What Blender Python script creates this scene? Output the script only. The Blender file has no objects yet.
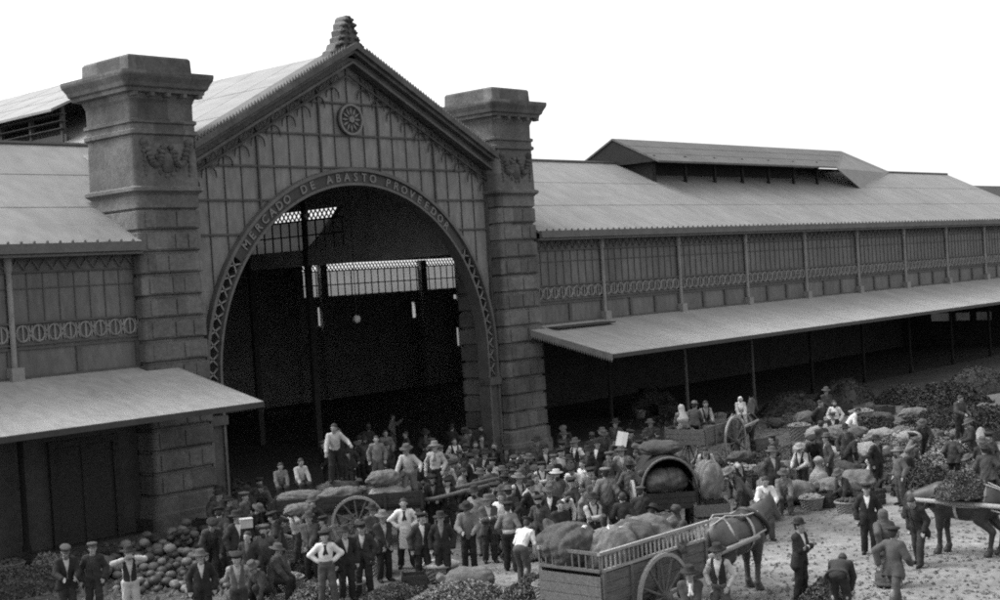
import bpy, math, random
import numpy as np
from math import sin, cos, pi, radians, sqrt, atan2, hypot
random.seed(7); RNG = np.random.default_rng(5)
SC = bpy.context.scene
COL = SC.collection
# ------------------------------------------------------------------ camera model (world: X along the facade, Y into the hall, Z up)
H = 7.3; F = 1396.58
def cam_rows(yaw=.72810765, pitch=.01570848, roll=-.06206753):
    f = np.array([cos(yaw), sin(yaw), 0]); r = np.array([sin(yaw), -cos(yaw), 0]); u = np.array([0, 0, 1.])
    f2 = f*cos(pitch)-u*sin(pitch); u2 = f*sin(pitch)+u*cos(pitch)
    return np.array([r*cos(roll)+u2*sin(roll), -(-r*sin(roll)+u2*cos(roll)), f2])
M = cam_rows()
def onz(px, py, z=0.0):
    d = M.T@np.array([(px-500)/F, (py-300)/F, 1.]); t = (z-H)/d[2]
    return float(d[0]*t), float(d[1]*t)
VR = np.array([0.665, -0.747])      # horizontal direction that runs to the right across the view
# ------------------------------------------------------------------ materials
def mat(name, v, rough=.85, var=.25, scale=3.0, bump=.15, bscale=None, metal=0., stretch=(1, 1, 1), spec=.3, coord='Object', dark=None, fine=.0):
    m = bpy.data.materials.new(name); m.use_nodes = True
    nt = m.node_tree; N = nt.nodes; L = nt.links; b = N['Principled BSDF']
    b.inputs['Roughness'].default_value = rough; b.inputs['Metallic'].default_value = metal
    b.inputs['Specular IOR Level'].default_value = spec
    tc = N.new('ShaderNodeTexCoord'); mp = N.new('ShaderNodeMapping'); mp.inputs['Scale'].default_value = stretch
    L.new(tc.outputs[coord], mp.inputs['Vector'])
    n1 = N.new('ShaderNodeTexNoise'); n1.inputs['Scale'].default_value = scale; n1.inputs['Detail'].default_value = 7; n1.inputs['Roughness'].default_value = .65
    L.new(mp.outputs[0], n1.inputs['Vector'])
    n2 = N.new('ShaderNodeTexNoise'); n2.inputs['Scale'].default_value = scale*11; n2.inputs['Detail'].default_value = 4
    L.new(mp.outputs[0], n2.inputs['Vector'])
    r1 = N.new('ShaderNodeMapRange'); r1.inputs[1].default_value = .3; r1.inputs[2].default_value = .7
    r1.inputs[3].default_value = 1-var; r1.inputs[4].default_value = 1+var
    L.new(n1.outputs['Fac'], r1.inputs[0])
    r2 = N.new('ShaderNodeMapRange'); r2.inputs[1].default_value = .3; r2.inputs[2].default_value = .7
    r2.inputs[3].default_value = 1-var*.5-fine; r2.inputs[4].default_value = 1+var*.5+fine
    L.new(n2.outputs['Fac'], r2.inputs[0])
    mu = N.new('ShaderNodeMath'); mu.operation = 'MULTIPLY'; L.new(r1.outputs[0], mu.inputs[0]); L.new(r2.outputs[0], mu.inputs[1])
    m2 = N.new('ShaderNodeMath'); m2.operation = 'MULTIPLY'; m2.inputs[1].default_value = v; L.new(mu.outputs[0], m2.inputs[0])
    m2.use_clamp = True
    L.new(m2.outputs[0], b.inputs['Base Color'])
    if bump:
        bp = N.new('ShaderNodeBump'); bp.inputs['Strength'].default_value = bump; bp.inputs['Distance'].default_value = .03
        nb = N.new('ShaderNodeTexNoise'); nb.inputs['Scale'].default_value = bscale or scale*5; nb.inputs['Detail'].default_value = 6
        L.new(mp.outputs[0], nb.inputs['Vector']); L.new(nb.outputs['Fac'], bp.inputs['Height']); L.new(bp.outputs[0], b.inputs['Normal'])
    return m
def translucent(name, v):
    m = bpy.data.materials.new(name); m.use_nodes = True
    nt = m.node_tree; N = nt.nodes; L = nt.links; b = N['Principled BSDF']; out = N['Material Output']
    b.inputs['Base Color'].default_value = (v*.5,)*3+(1,); b.inputs['Roughness'].default_value = .5
    t = N.new('ShaderNodeBsdfTranslucent'); mx = N.new('ShaderNodeMixShader'); mx.inputs[0].default_value = .75
    n = N.new('ShaderNodeTexNoise'); n.inputs['Scale'].default_value = 1.2; r = N.new('ShaderNodeMapRange'); r.inputs[3].default_value = v*.7; r.inputs[4].default_value = v*1.3
    L.new(n.outputs[0], r.inputs[0]); L.new(r.outputs[0], t.inputs['Color'])
    L.new(b.outputs[0], mx.inputs[1]); L.new(t.outputs[0], mx.inputs[2]); L.new(mx.outputs[0], out.inputs['Surface'])
    return m
MT = dict(
 stone=mat('stone', 0.1, .9, .38, .9, .5, 9), stone_dark=mat('stone_dark', 0.07, .9, .35, .9, .5, 9),
 nave_wall=mat('nave_wall', .30, .9, .3, 1), nave_iron=mat('nave_iron', .12, .8, .3, 1), deep_shade=mat('painted_shade', .012, .9, .3, 2), bars=mat('drab_iron', .06, .7, .25, 2, .05), cornice=mat('weathered_cornice', .075, .8, .4, 1.5, .4, 12), carved=mat('stained_carving', .07, .9, .5, 2, .6, 9), iron=mat('painted_iron', 0.085, .6, .25, 1.2, .05), iron_dark=mat('dark_iron', 0.035, .6, .25, 1.2, .05), iron_light=mat('light_iron', 0.18, .6, .25, 2, .05),  # the near-black one paints shade into the monitor louvres and canopy posts
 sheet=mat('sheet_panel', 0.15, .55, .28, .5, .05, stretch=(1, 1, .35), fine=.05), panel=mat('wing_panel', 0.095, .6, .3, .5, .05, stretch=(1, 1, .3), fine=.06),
 roof=mat('zinc_roof', 0.165, .6, .16, .22, .08, 8, stretch=(1, .35, 1), fine=.05), canopy=mat('canopy_zinc', 0.25, .6, .16, .4, .08, 8, stretch=(1, .4, 1), fine=.05),
 roof2=mat('weathered_zinc', 0.075, .65, .2, .4, .1, 8, stretch=(1, .4, 1), fine=.05),
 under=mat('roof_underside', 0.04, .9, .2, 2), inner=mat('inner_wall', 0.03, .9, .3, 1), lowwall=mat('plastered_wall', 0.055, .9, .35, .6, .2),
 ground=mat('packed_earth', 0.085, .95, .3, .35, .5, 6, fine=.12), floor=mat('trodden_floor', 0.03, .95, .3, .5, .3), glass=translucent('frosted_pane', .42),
 skin=mat('skin', 0.22, .6, .12, 8, .05), hair=mat('hair', .025, .7, .2, 20, .2),
 white=mat('white_cloth', 0.5, .9, .14, 5, .2, 14), cream=mat('cream_cloth', 0.32, .9, .15, 5, .2, 14), greyc=mat('grey_cloth', 0.12, .9, .22, 5, .2, 14),
 midc=mat('drab_cloth', 0.06, .9, .25, 5, .2, 14), darkc=mat('dark_cloth', 0.024, .9, .3, 5, .2, 14), blackc=mat('black_cloth', 0.014, .85, .3, 5, .2, 14),
 straw=mat('straw', .36, .9, .3, 9, .3), sack=mat('sackcloth', 0.11, .95, .32, 3.5, .5, 30, fine=.1), sack_l=mat('pale_sackcloth', 0.2, .95, .3, 3.5, .5, 30, fine=.1), sack_d=mat('dark_sackcloth', 0.05, .95, .32, 3.5, .5, 30, fine=.1),
 wood=mat('weathered_wood', 0.09, .85, .35, 3, .3, stretch=(1, 6, 6)), wood_l=mat('pale_wood', 0.22, .85, .3, 3, .3, stretch=(1, 6, 6)), wood_d=mat('dark_wood', 0.03, .85, .35, 3, .3, stretch=(1, 6, 6)),
 horse=mat('horse_hide', 0.032, .45, .35, 2.2, .05), horse_b=mat('brown_hide', 0.055, .45, .35, 2.2, .05), mane=mat('mane', .018, .7, .2, 30, .3), leather=mat('leather', .03, .5, .2, 5), strap_l=mat('pale_leather', .30, .6, .2, 5),
 melon=mat('melon_rind', 0.085, .55, .45, 3, .1), melon_l=mat('pale_melon', 0.15, .55, .35, 3, .1), melon_d=mat('dark_melon', 0.045, .55, .45, 3, .1),
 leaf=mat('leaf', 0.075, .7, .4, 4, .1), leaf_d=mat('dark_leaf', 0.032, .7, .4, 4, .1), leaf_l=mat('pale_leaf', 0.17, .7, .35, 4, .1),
 wicker=mat('wicker', .16, .85, .35, 12, .5, 40, stretch=(1, 1, 3)), paper=mat('paper', .75, .9, .05, 3, 0), letter=mat('raised_letter', 0.14, .6, .15, 4, 0), rope=mat('rope', .42, .9, .2, 30, .3), lamp=mat('milk_glass', .55, .3, .05, 2, 0))
MT['leaf_d'].name = 'dark_leaf'
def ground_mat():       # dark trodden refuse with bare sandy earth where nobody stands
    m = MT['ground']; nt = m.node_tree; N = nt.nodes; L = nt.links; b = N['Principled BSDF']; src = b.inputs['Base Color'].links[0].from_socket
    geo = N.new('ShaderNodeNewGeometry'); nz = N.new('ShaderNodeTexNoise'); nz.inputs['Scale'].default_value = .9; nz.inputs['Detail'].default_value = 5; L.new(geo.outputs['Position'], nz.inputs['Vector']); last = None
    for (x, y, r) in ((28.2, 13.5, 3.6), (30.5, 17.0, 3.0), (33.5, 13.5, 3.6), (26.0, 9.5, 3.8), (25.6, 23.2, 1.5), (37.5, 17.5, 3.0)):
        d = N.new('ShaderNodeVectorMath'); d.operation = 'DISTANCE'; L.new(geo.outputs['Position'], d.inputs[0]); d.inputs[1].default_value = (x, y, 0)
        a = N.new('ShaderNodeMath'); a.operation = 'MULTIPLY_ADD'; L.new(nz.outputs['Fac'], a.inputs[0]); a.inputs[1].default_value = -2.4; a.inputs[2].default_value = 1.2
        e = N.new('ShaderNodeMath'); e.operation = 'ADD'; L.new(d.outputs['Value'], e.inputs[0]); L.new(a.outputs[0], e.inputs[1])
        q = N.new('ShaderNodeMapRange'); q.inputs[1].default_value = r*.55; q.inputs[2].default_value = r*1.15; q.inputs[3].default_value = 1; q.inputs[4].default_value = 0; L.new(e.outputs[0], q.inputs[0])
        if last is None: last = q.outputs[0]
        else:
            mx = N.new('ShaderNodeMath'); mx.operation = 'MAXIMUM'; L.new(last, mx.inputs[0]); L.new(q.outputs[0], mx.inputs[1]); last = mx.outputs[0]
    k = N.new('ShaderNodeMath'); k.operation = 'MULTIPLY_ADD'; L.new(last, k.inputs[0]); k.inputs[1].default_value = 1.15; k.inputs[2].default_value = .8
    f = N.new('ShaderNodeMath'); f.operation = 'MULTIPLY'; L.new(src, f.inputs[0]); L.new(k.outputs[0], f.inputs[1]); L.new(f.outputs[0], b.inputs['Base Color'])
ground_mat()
def ashlar(m, ox):      # every block of a course has its own tone
    nt = m.node_tree; N = nt.nodes; L = nt.links; b = N['Principled BSDF']; src = b.inputs['Base Color'].links[0].from_socket
    geo = N.new('ShaderNodeNewGeometry'); sp = N.new('ShaderNodeSeparateXYZ'); L.new(geo.outputs['Position'], sp.inputs[0]); cb = N.new('ShaderNodeCombineXYZ')
    def fl(sock, off, sc, extra=None):
        a = N.new('ShaderNodeMath'); a.operation = 'MULTIPLY_ADD'; L.new(sock, a.inputs[0]); a.inputs[1].default_value = 1/sc; a.inputs[2].default_value = -off/sc; o = a.outputs[0]
        if extra is not None:
            e = N.new('ShaderNodeMath'); e.operation = 'MULTIPLY_ADD'; L.new(extra, e.inputs[0]); e.inputs[1].default_value = .47; L.new(o, e.inputs[2]); o = e.outputs[0]
        f = N.new('ShaderNodeMath'); f.operation = 'FLOOR'; L.new(o, f.inputs[0]); return f.outputs[0]
    fz = fl(sp.outputs[2], 1.05, .7); L.new(fz, cb.inputs[2]); L.new(fl(sp.outputs[0], ox, 1.15, fz), cb.inputs[0]); L.new(fl(sp.outputs[1], ox, 1.3, fz), cb.inputs[1])
    w = N.new('ShaderNodeTexWhiteNoise'); L.new(cb.outputs[0], w.inputs['Vector']); r = N.new('ShaderNodeMapRange'); r.inputs[3].default_value = .72; r.inputs[4].default_value = 1.25; L.new(w.outputs['Value'], r.inputs[0])
    f = N.new('ShaderNodeMath'); f.operation = 'MULTIPLY'; L.new(src, f.inputs[0]); L.new(r.outputs[0], f.inputs[1]); L.new(f.outputs[0], b.inputs['Base Color'])
ashlar(MT['stone'], .2)
MT.update(brownc=mat('brown_cloth', .042, .9, .3, 5, .3, 14), slatec=mat('slate_cloth', .085, .9, .25, 5, .3, 14), stripec=mat('light_drab_cloth', .16, .9, .25, 5, .3, 14))
# ------------------------------------------------------------------ mesh helpers
class MB:
    def __init__(s): s.v = []; s.f = []
    def add(s, vs, fs):
        o = len(s.v); s.v += [tuple(p) for p in vs]; s.f += [tuple(i+o for i in f) for f in fs]; return s
    def box(s, x0, x1, y0, y1, z0, z1):
        return s.add([(x0, y0, z0), (x1, y0, z0), (x1, y1, z0), (x0, y1, z0), (x0, y0, z1), (x1, y0, z1), (x1, y1, z1), (x0, y1, z1)],
              [(3, 2, 1, 0), (4, 5, 6, 7), (0, 1, 5, 4), (1, 2, 6, 5), (2, 3, 7, 6), (3, 0, 4, 7)])
    def prism(s, poly, n, t):          # poly: 3D points, extruded by the vector n*t
        k = len(poly); p = [np.array(q, float) for q in poly]; d = np.array(n, float)*t
        vs = p+[q+d for q in p]
        return s.add(vs, [tuple(range(k))[::-1], tuple(range(k, 2*k))]+[(i, (i+1) % k, k+(i+1) % k, k+i) for i in range(k)])
    def bar(s, a, b, w, h, up=(0, 0, 1)):
        a = np.array(a, float); b = np.array(b, float); d = b-a; L = np.linalg.norm(d)
        if L < 1e-6: return s
        d /= L; up = np.array(up, float)
        if abs(d@up) > .98: up = np.array([1., 0, 0])
        x = np.cross(d, up); x /= np.linalg.norm(x); y = np.cross(x, d)
        q = [x*w/2*i+y*h/2*j for i, j in ((-1, -1), (1, -1), (1, 1), (-1, 1))]
        vs = [a+o for o in q]+[b+o for o in q]
        return s.add(vs, [(0, 1, 2, 3), (7, 6, 5, 4), (0, 4, 5, 1), (1, 5, 6, 2), (2, 6, 7, 3), (3, 7, 4, 0)])
    def tube(s, pts, r, n=8, cap=True):
        P = [np.array(p, float) for p in pts]; R = r if hasattr(r, '__len__') else [r]*len(P); vs = []; fs = []; px = None
        for i, p in enumerate(P):
            d = P[min(i+1, len(P)-1)]-P[max(i-1, 0)]; d /= (np.linalg.norm(d)+1e-9)
            if px is None: px = np.cross(d, (0, 0, 1.) if abs(d[2]) < .9 else (1., 0, 0))
            px = px-d*(px@d); px /= (np.linalg.norm(px)+1e-9); py = np.cross(d, px)
            vs += [p+R[i]*(px*cos(2*pi*k/n)+py*sin(2*pi*k/n)) for k in range(n)]
        for i in range(len(P)-1):
            fs += [(i*n+k, i*n+(k+1) % n, (i+1)*n+(k+1) % n, (i+1)*n+k) for k in range(n)]
        if cap: fs += [tuple(range(n))[::-1], tuple((len(P)-1)*n+k for k in range(n))]
        return s.add(vs, fs)
    def lathe(s, prof, c=(0, 0, 0), n=16, sx=1, sy=1):
        vs = []; fs = []
        for r, z in prof: vs += [(c[0]+r*sx*cos(2*pi*k/n), c[1]+r*sy*sin(2*pi*k/n), c[2]+z) for k in range(n)]
        for i in range(len(prof)-1): fs += [(i*n+k, i*n+(k+1) % n, (i+1)*n+(k+1) % n, (i+1)*n+k) for k in range(n)]
        fs += [tuple(range(n))[::-1], tuple((len(prof)-1)*n+k for k in range(n))]
        return s.add(vs, fs)
    def mesh(s, name, smooth=False):
        me = bpy.data.meshes.new(name); me.from_pydata(s.v, [], s.f); me.update()
        if smooth: me.polygons.foreach_set('use_smooth', [True]*len(me.polygons))
        me.materials.append(None); return me
    def build(s, name, m, parent=None, smooth=False, origin=None):
        if origin is not None:
            o = np.array(origin, float); s.v = [tuple(np.array(p)-o) for p in s.v]
        ob = put(name, s.mesh(name, smooth), m, parent)
        if origin is not None: ob.location = origin
        return ob
def put(name, me, m, parent=None, loc=None, rz=None):
    ob = bpy.data.objects.new(name, me); COL.objects.link(ob); ob.parent = parent
    ob.material_slots[0].link = 'OBJECT'; ob.material_slots[0].material = MT[m] if isinstance(m, str) else m
    if loc is not None: ob.location = loc
    if rz is not None: ob.rotation_euler.z = rz
    return ob
def tag(o, label, cat, group=None, kind=None):
    if label: o['label'] = label
    if cat: o['category'] = cat
    if group: o['group'] = group
    if kind: o['kind'] = kind
    return o
def empty(name, loc=(0, 0, 0), rz=0):
    o = bpy.data.objects.new(name, None); COL.objects.link(o); o.location = loc; o.rotation_euler.z = rz; o.empty_display_size = .2; return o
def struct(o): o['kind'] = 'structure'; return o
# ------------------------------------------------------------------ signed distance bodies -> one continuous surface
def nrm(a): a = np.array(a, float); return a/(np.linalg.norm(a)+1e-12)
class SDF:
    def __init__(s, lo, hi, h):
        s.lo = np.array(lo, float); s.h = h; s.n = np.ceil((np.array(hi)-s.lo)/h).astype(int)+1
        s.rs = 1.; s.F = np.full(s.n, .4, np.float32); s.ax = [s.lo[i]+h*np.arange(s.n[i]) for i in range(3)]
    def _sl(s, lo, hi):
        a = np.maximum(((np.array(lo)-s.lo)/s.h).astype(int)-1, 0); b = np.minimum(((np.array(hi)-s.lo)/s.h).astype(int)+2, s.n)
        sl = tuple(slice(a[i], max(b[i], a[i])) for i in range(3))
        g = np.meshgrid(*[s.ax[i][sl[i]] for i in range(3)], indexing='ij'); return sl, np.stack(g, -1)
    def _mix(s, sl, d, k, sub=False):
        A = s.F[sl]
        if sub: s.F[sl] = np.maximum(A, -d); return
        if k <= 0: s.F[sl] = np.minimum(A, d); return
        h = np.clip(.5+.5*(A-d)/k, 0, 1); s.F[sl] = A*(1-h)+d*h-k*h*(1-h)
    def cone(s, a, b, ra, rb, k=.03, flat=None):
        ra *= s.rs; rb *= s.rs; a = np.array(a, float); b = np.array(b, float); m = max(ra, rb)+k+.05
        sl, P = s._sl(np.minimum(a, b)-m, np.maximum(a, b)+m)
        if P.size == 0: return
        ab = b-a; t = np.clip(((P-a)@ab)/(ab@ab+1e-9), 0, 1); q = P-a-t[..., None]*ab
        if flat is not None: q = q+(q@flat[0])[..., None]*flat[0]*(flat[1]-1)
        s._mix(sl, np.linalg.norm(q, axis=-1)-(ra+(rb-ra)*t), k)
    def ell(s, c, r, k=.03, R=None, sub=False):
        c = np.array(c, float); r = np.array(r, float)*s.rs; m = max(r)+k+.05
        sl, P = s._sl(c-m, c+m)
        if P.size == 0: return
        q = P-c
        if R is not None: q = q@np.array(R).T
        k0 = np.linalg.norm(q/r, axis=-1); k1 = np.linalg.norm(q/r**2, axis=-1)+1e-9
        s._mix(sl, k0*(k0-1)/k1, k, sub)
    def grid(s): return np.stack(np.meshgrid(*s.ax, indexing='ij'), -1)
    def clip(s, f):                    # keep where f(P) < 0
        s.F = np.maximum(s.F, f(s.grid()).astype(np.float32))
    def noise(s, amp, fr, seed=0):
        P = s.grid(); r = np.random.default_rng(seed); n = 0
        for i in range(5):
            v = r.normal(size=3)*fr*(1+.5*i); n = n+np.sin(P@v+r.uniform(0, 6))/(1+.4*i)
        s.F = s.F+(amp*n/2.2).astype(np.float32)
    def mesh(s, name):
        F = s.F; F[0] = F[-1] = .1; F[:, 0] = F[:, -1] = .1; F[:, :, 0] = F[:, :, -1] = .1
        S = F < 0; sx, sy, sz = S.shape; c = None
        cnt = np.zeros((sx-1, sy-1, sz-1), np.int8)
        for i in (0, 1):
            for j in (0, 1):
                for k in (0, 1): cnt += S[i:sx-1+i, j:sy-1+j, k:sz-1+k]
        A = (cnt > 0) & (cnt < 8); idx = np.argwhere(A); I = np.full(A.shape, -1, np.int32); I[A] = np.arange(len(idx))
        acc = np.zeros((len(idx), 3)); num = np.zeros(len(idx)); a0, a1, a2 = idx.T
        for ax in range(3):
            o = [i for i in range(3) if i != ax]
            for p in (0, 1):
                for q in (0, 1):
                    d = [0, 0, 0]; d[o[0]] = p; d[o[1]] = q; e = list(d); e[ax] = 1
                    f0 = F[a0+d[0], a1+d[1], a2+d[2]]; f1 = F[a0+e[0], a1+e[1], a2+e[2]]; cr = (f0 < 0) != (f1 < 0)
                    t = np.where(cr, f0/np.where(cr, f0-f1, 1), 0); pt = np.repeat(np.array([d], float), len(idx), 0); pt[:, ax] = t
                    acc += pt*cr[:, None]; num += cr
        V = s.lo+(idx+acc/num[:, None])*s.h; Q = []
        for ax in range(3):
            lo = [slice(1, -1)]*3; hi = [slice(1, -1)]*3; lo[ax] = slice(0, -1); hi[ax] = slice(1, None)
            a = S[tuple(lo)]; b = S[tuple(hi)]; off = np.array([1, 1, 1]); off[ax] = 0
            o = [(ax+1) % 3, (ax+2) % 3]
            for m_, rev in ((a & ~b, False), (~a & b, True)):
                e = np.argwhere(m_)+off
                if not len(e): continue
                u = np.zeros(3, int); v = np.zeros(3, int); u[o[0]] = 1; v[o[1]] = 1
                g = lambda w: I[w[:, 0], w[:, 1], w[:, 2]]
                q = np.stack([g(e-u-v), g(e-v), g(e), g(e-u)], 1); Q.append(q[:, ::-1] if rev else q)
        Q = np.concatenate(Q); Q = Q[(Q >= 0).all(1)]
        return npmesh(name, V, Q)
def npmesh(name, V, Q, smooth=True):
    me = bpy.data.meshes.new(name); me.vertices.add(len(V)); me.vertices.foreach_set('co', np.asarray(V, np.float32).ravel())
    n = len(Q); k = Q.shape[1]; me.loops.add(n*k); me.loops.foreach_set('vertex_index', Q.astype(np.int32).ravel())
    me.polygons.add(n); me.polygons.foreach_set('loop_start', np.arange(0, n*k, k, dtype=np.int32)); me.polygons.foreach_set('loop_total', np.full(n, k, np.int32))
    me.update(calc_edges=True); me.polygons.foreach_set('use_smooth', np.full(n, smooth)); me.materials.append(None); return me
EXPO=1.62; DENOISE=False
# ================================================================== setting: ground
g = MB(); NX = 60
def gh(x, y):
    return 0.0
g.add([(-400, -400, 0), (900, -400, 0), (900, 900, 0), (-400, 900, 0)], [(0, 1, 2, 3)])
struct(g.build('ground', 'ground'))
# ================================================================== the market hall
hall = tag(empty('market_hall', (35.05, 38, 0)), 'long iron and stone market hall with a great arched gable between two piers', 'market hall')
HL = hall.location.copy()
def hp(mb, name, m, parent=None, smooth=False):     # part of the hall, built in world coordinates
    mb.v = [(a-HL[0], b-HL[1], c-HL[2]) for a, b, c in mb.v]
    return put(name, mb.mesh(name, smooth), m, parent or hall)
YF = 37.5; P1 = (25.3, 27.7); P2 = (42.35, 44.7); PD = 2.7; XC = 35.05; YG = 38.2
def rrect(x0, x1, y0, y1, r, n=4):
    out = []
    for cx, cy, a0 in ((x1-r, y0+r, -90), (x1-r, y1-r, 0), (x0+r, y1-r, 90), (x0+r, y0+r, 180)):
        for i in range(n+1):
            a = radians(a0+90*i/n); out.append((cx+r*cos(a), cy+r*sin(a)))
    return out
def loft(mb, prof, x0, x1, y0, y1, r=.12):
    vs = []; fs = []; n = 20
    for z, o in prof: vs += [(a, b, z) for a, b in rrect(x0-o, x1+o, y0-o, y1+o, max(r+o*.3, .02))]
    for i in range(len(prof)-1): fs += [(i*n+k, i*n+(k+1) % n, (i+1)*n+(k+1) % n, (i+1)*n+k) for k in range(n)]
    fs += [tuple(range(n))[::-1], tuple((len(prof)-1)*n+k for k in range(n))]
    mb.add(vs, fs)
for (x0, x1) in (P1, P2):
    y0, y1 = YF, YF+PD; b = MB(); prof = [(0, .12), (.5, .12), (.55, .06), (1.0, .06), (1.04, 0)]
    z = 1.05; ci = 0
    while z < 9.8:
        prof += [(z+.03, -.09), (z+.05, -.09), (z+.10, 0), (z+.65, 0), (z+.69, -.09), (z+.70, -.09)]; z += .7
    prof += [(z+.06, .0), (10.6, 0), (10.66, .05), (10.74, .16), (10.84, .16), (10.9, .03), (12.5, .0), (12.55, .09), (12.66, .09), (12.7, .02), (12.86, .02), (12.9, .08), (13.0, .08), (13.03, -.01), (13.55, .0), (13.8, .1)]
    loft(b, prof, x0, x1, y0, y1, .16)
    z = 1.05
    rr = random.Random(3)
    while z < 9.7:                              # raised ashlar faces on front and left
        cuts = [.22, rr.choice([.75, 1.1, 1.3]), rr.choice([1.55, 1.8]), (x1-x0)-.22] if ci % 2 else [.22, rr.choice([1.0, 1.2, 1.4]), (x1-x0)-.22]
        for a, c in zip(cuts[:-1], cuts[1:]):
            b.prism([(x0+a+.03, y0-.001, z+.14), (x0+c-.03, y0-.001, z+.14), (x0+c-.03, y0-.001, z+.62), (x0+a+.03, y0-.001, z+.62)], (0, -1, 0), rr.uniform(.02, .05))
        z += .7; ci += 1
    pier = hp(b, 'stone_pier', 'stone')
    c = MB(); loft(c, [(13.8, .1), (13.84, .28), (13.95, .30), (14.0, .38), (14.12, .42), (14.3, .53), (14.38, .55), (14.47, .55), (14.5, .35)], x0, x1, y0, y1, .04)
    loft(c, [(14.5, .0), (14.98, -.02), (15.05, -.07)], x0, x1, y0, y1, .03)
    for k in range(5):
        xx = x0-.1+k*(x1-x0)/4*1.02; c.box(xx, xx+.14, y0-.36, y0-.1, 13.7, 13.82)
    hp(c, 'pier_cap', 'stone', pier)
    r = MB(); cx = (x0+x1)/2; yy = y0-.02
    for s in (-1, 1):                           # garland relief
        for q in range(13):
            t = q/12; r.lathe([(0, -.11), (.10+.05*sin(pi*t), -.03), (.09+.05*sin(pi*t), .05), (0, .11)], (cx+s*(.14+.66*t), yy-.03, 12.12-.62*sin(pi*t)+.1*t), 7)
        for q in range(7): r.lathe([(0, -.09), (.11-.008*q, 0), (0, .09)], (cx+s*(.84+.02*sin(q*2)), yy, 12.15-.15*q), 7)
        r.lathe([(.0, -.16), (.14, -.06), (.15, .06), (.0, .16)], (cx+s*.84, yy, 12.28), 8)
    r.lathe([(.02, -.42), (.2, -.3), (.27, 0), (.22, .25), (.05, .36)], (cx, yy+.08, 11.65), 10, 1.2, .8)
    for k in range(11):
        a = 2*pi*k/11; r.lathe([(.0, -.11), (.10, 0), (0, .11)], (cx+.42*cos(a), yy, 11.68+.47*sin(a)), 6)
    hp(r, 'carved_garland', 'carved', pier, True)
# --- gable wall of sheet panels with the round arch cut out
SL = .52; ZA = 16.2; R0 = 6.62; R1 = 7.15; ZC = 4.45
def ztop(x): return ZA-.45-SL*abs(x-XC)
gx = np.linspace(P1[1]-.02, P2[0]+.02, 97); b = MB()
for a, c in zip(gx[:-1], gx[1:]):
    def zb(x):
        d = (R1-.05)**2-(x-XC)**2; return ZC+sqrt(d) if d > 0 else 0.
    b.prism([(a, YG, zb(a)), (c, YG, zb(c)), (c, YG, ztop(c)), (a, YG, ztop(a))], (0, 1, 0), .12)
gable = hp(b, 'gable_wall', 'sheet')
b = MB()
for z in (9.33, 10.5, 11.68, 12.87, 14.05):
    w = [P1[1], P2[0]]
    xr = (ZA-.45-z)/SL
    if xr < 7.3: w = [XC-xr, XC+xr]
    d = (R1)**2-(z-ZC)**2
    segs = [w] if d <= 0 else [[w[0], XC-sqrt(d)], [XC+sqrt(d), w[1]]]
    for s0, s1 in segs:
        if s1 > s0: b.box(s0, s1, YG-.07, YG-.002, z-.035, z+.035)
for i in range(-10, 11):
    x = XC+i*.725; d = R1**2-(x-XC)**2
    if not (P1[1]+.1 < x < P2[0]-.1): continue
    big = (i % 4 == 2); w = .035 if big else .011; z0 = ZC+sqrt(d) if d > 0 else 0
    b.box(x-w, x+w, YG-(.10 if big else .05), YG-.003, z0, ztop(x)-.1)
for x in (P1[1]+.06, P2[0]-.06): b.box(x-.06, x+.06, YG-.12, YG-.003, 0, ztop(x))
hp(b, 'glazing_bars', 'bars', gable)
b = MB()                                        # arcaded lace under the rake: small round arches stepping up
for s in (-1, 1):
    L_ = 7.3; n = 19
    for i in range(n):
        x = XC+s*(.4+i*(L_-.5)/n); x2 = XC+s*(.4+(i+1)*(L_-.5)/n); zt = ztop(x); zt2 = ztop(x2)
        b.bar((x, YG-.16, zt-.02), (x2, YG-.16, zt2-.62), .03, .05); b.bar((x, YG-.16, zt-.66), (x2, YG-.16, zt2-.02), .03, .05)
        if i % 2 == 0:
            xm = x+s*.36; zz = ztop(xm)-1.05
            b.tube([(xm+.30*cos(a), YG-.1, zz+.30*sin(a)) for a in np.linspace(0, pi, 9)], .03, 5)
            for q in (-.3, .3): b.bar((xm+q, YG-.1, zz), (xm+q, YG-.1, zz-.1), .03, .03)
    b.bar((XC, YG-.17, ztop(XC)-.66), (XC+s*7.25, YG-.17, ztop(XC+7.25)-.66), .06, .07)
hp(b, 'rake_lattice', 'iron_dark', gable)
b = MB()                                        # round clock-like rosette
mc = (XC, YG, 13.45)
def disc(mb, c, r0, r1, y0, y1, n=32):
    vs = []; fs = []
    for (r, y) in ((r0, y1), (r0, y0), (r1, y0), (r1, y1)): vs += [(c[0]+r*cos(2*pi*k/n), y, c[2]+r*sin(2*pi*k/n)) for k in range(n)]
    for i in range(3): fs += [(i*n+k, i*n+(k+1) % n, (i+1)*n+(k+1) % n, (i+1)*n+k) for k in range(n)]
    mb.add(vs, fs)
disc(b, mc, .01, .56, YG-.14, YG); ros = hp(b, 'round_medallion', 'iron_dark', gable)
b = MB(); disc(b, mc, .50, .58, YG-.22, YG-.13); disc(b, mc, .01, .12, YG-.24, YG-.13)
for k in range(12):
    a = 2*pi*k/12; b.add([(mc[0]+r*cos(a+t), YG-.2+dy, mc[2]+r*sin(a+t)) for dy in (0, .07) for r, t in ((.15, 0), (.3, -.14), (.46, 0), (.3, .14))], [(3, 2, 1, 0), (0, 1, 5, 4), (1, 2, 6, 5), (2, 3, 7, 6), (3, 0, 4, 7)])
hp(b, 'petals', 'letter', ros)
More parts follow.
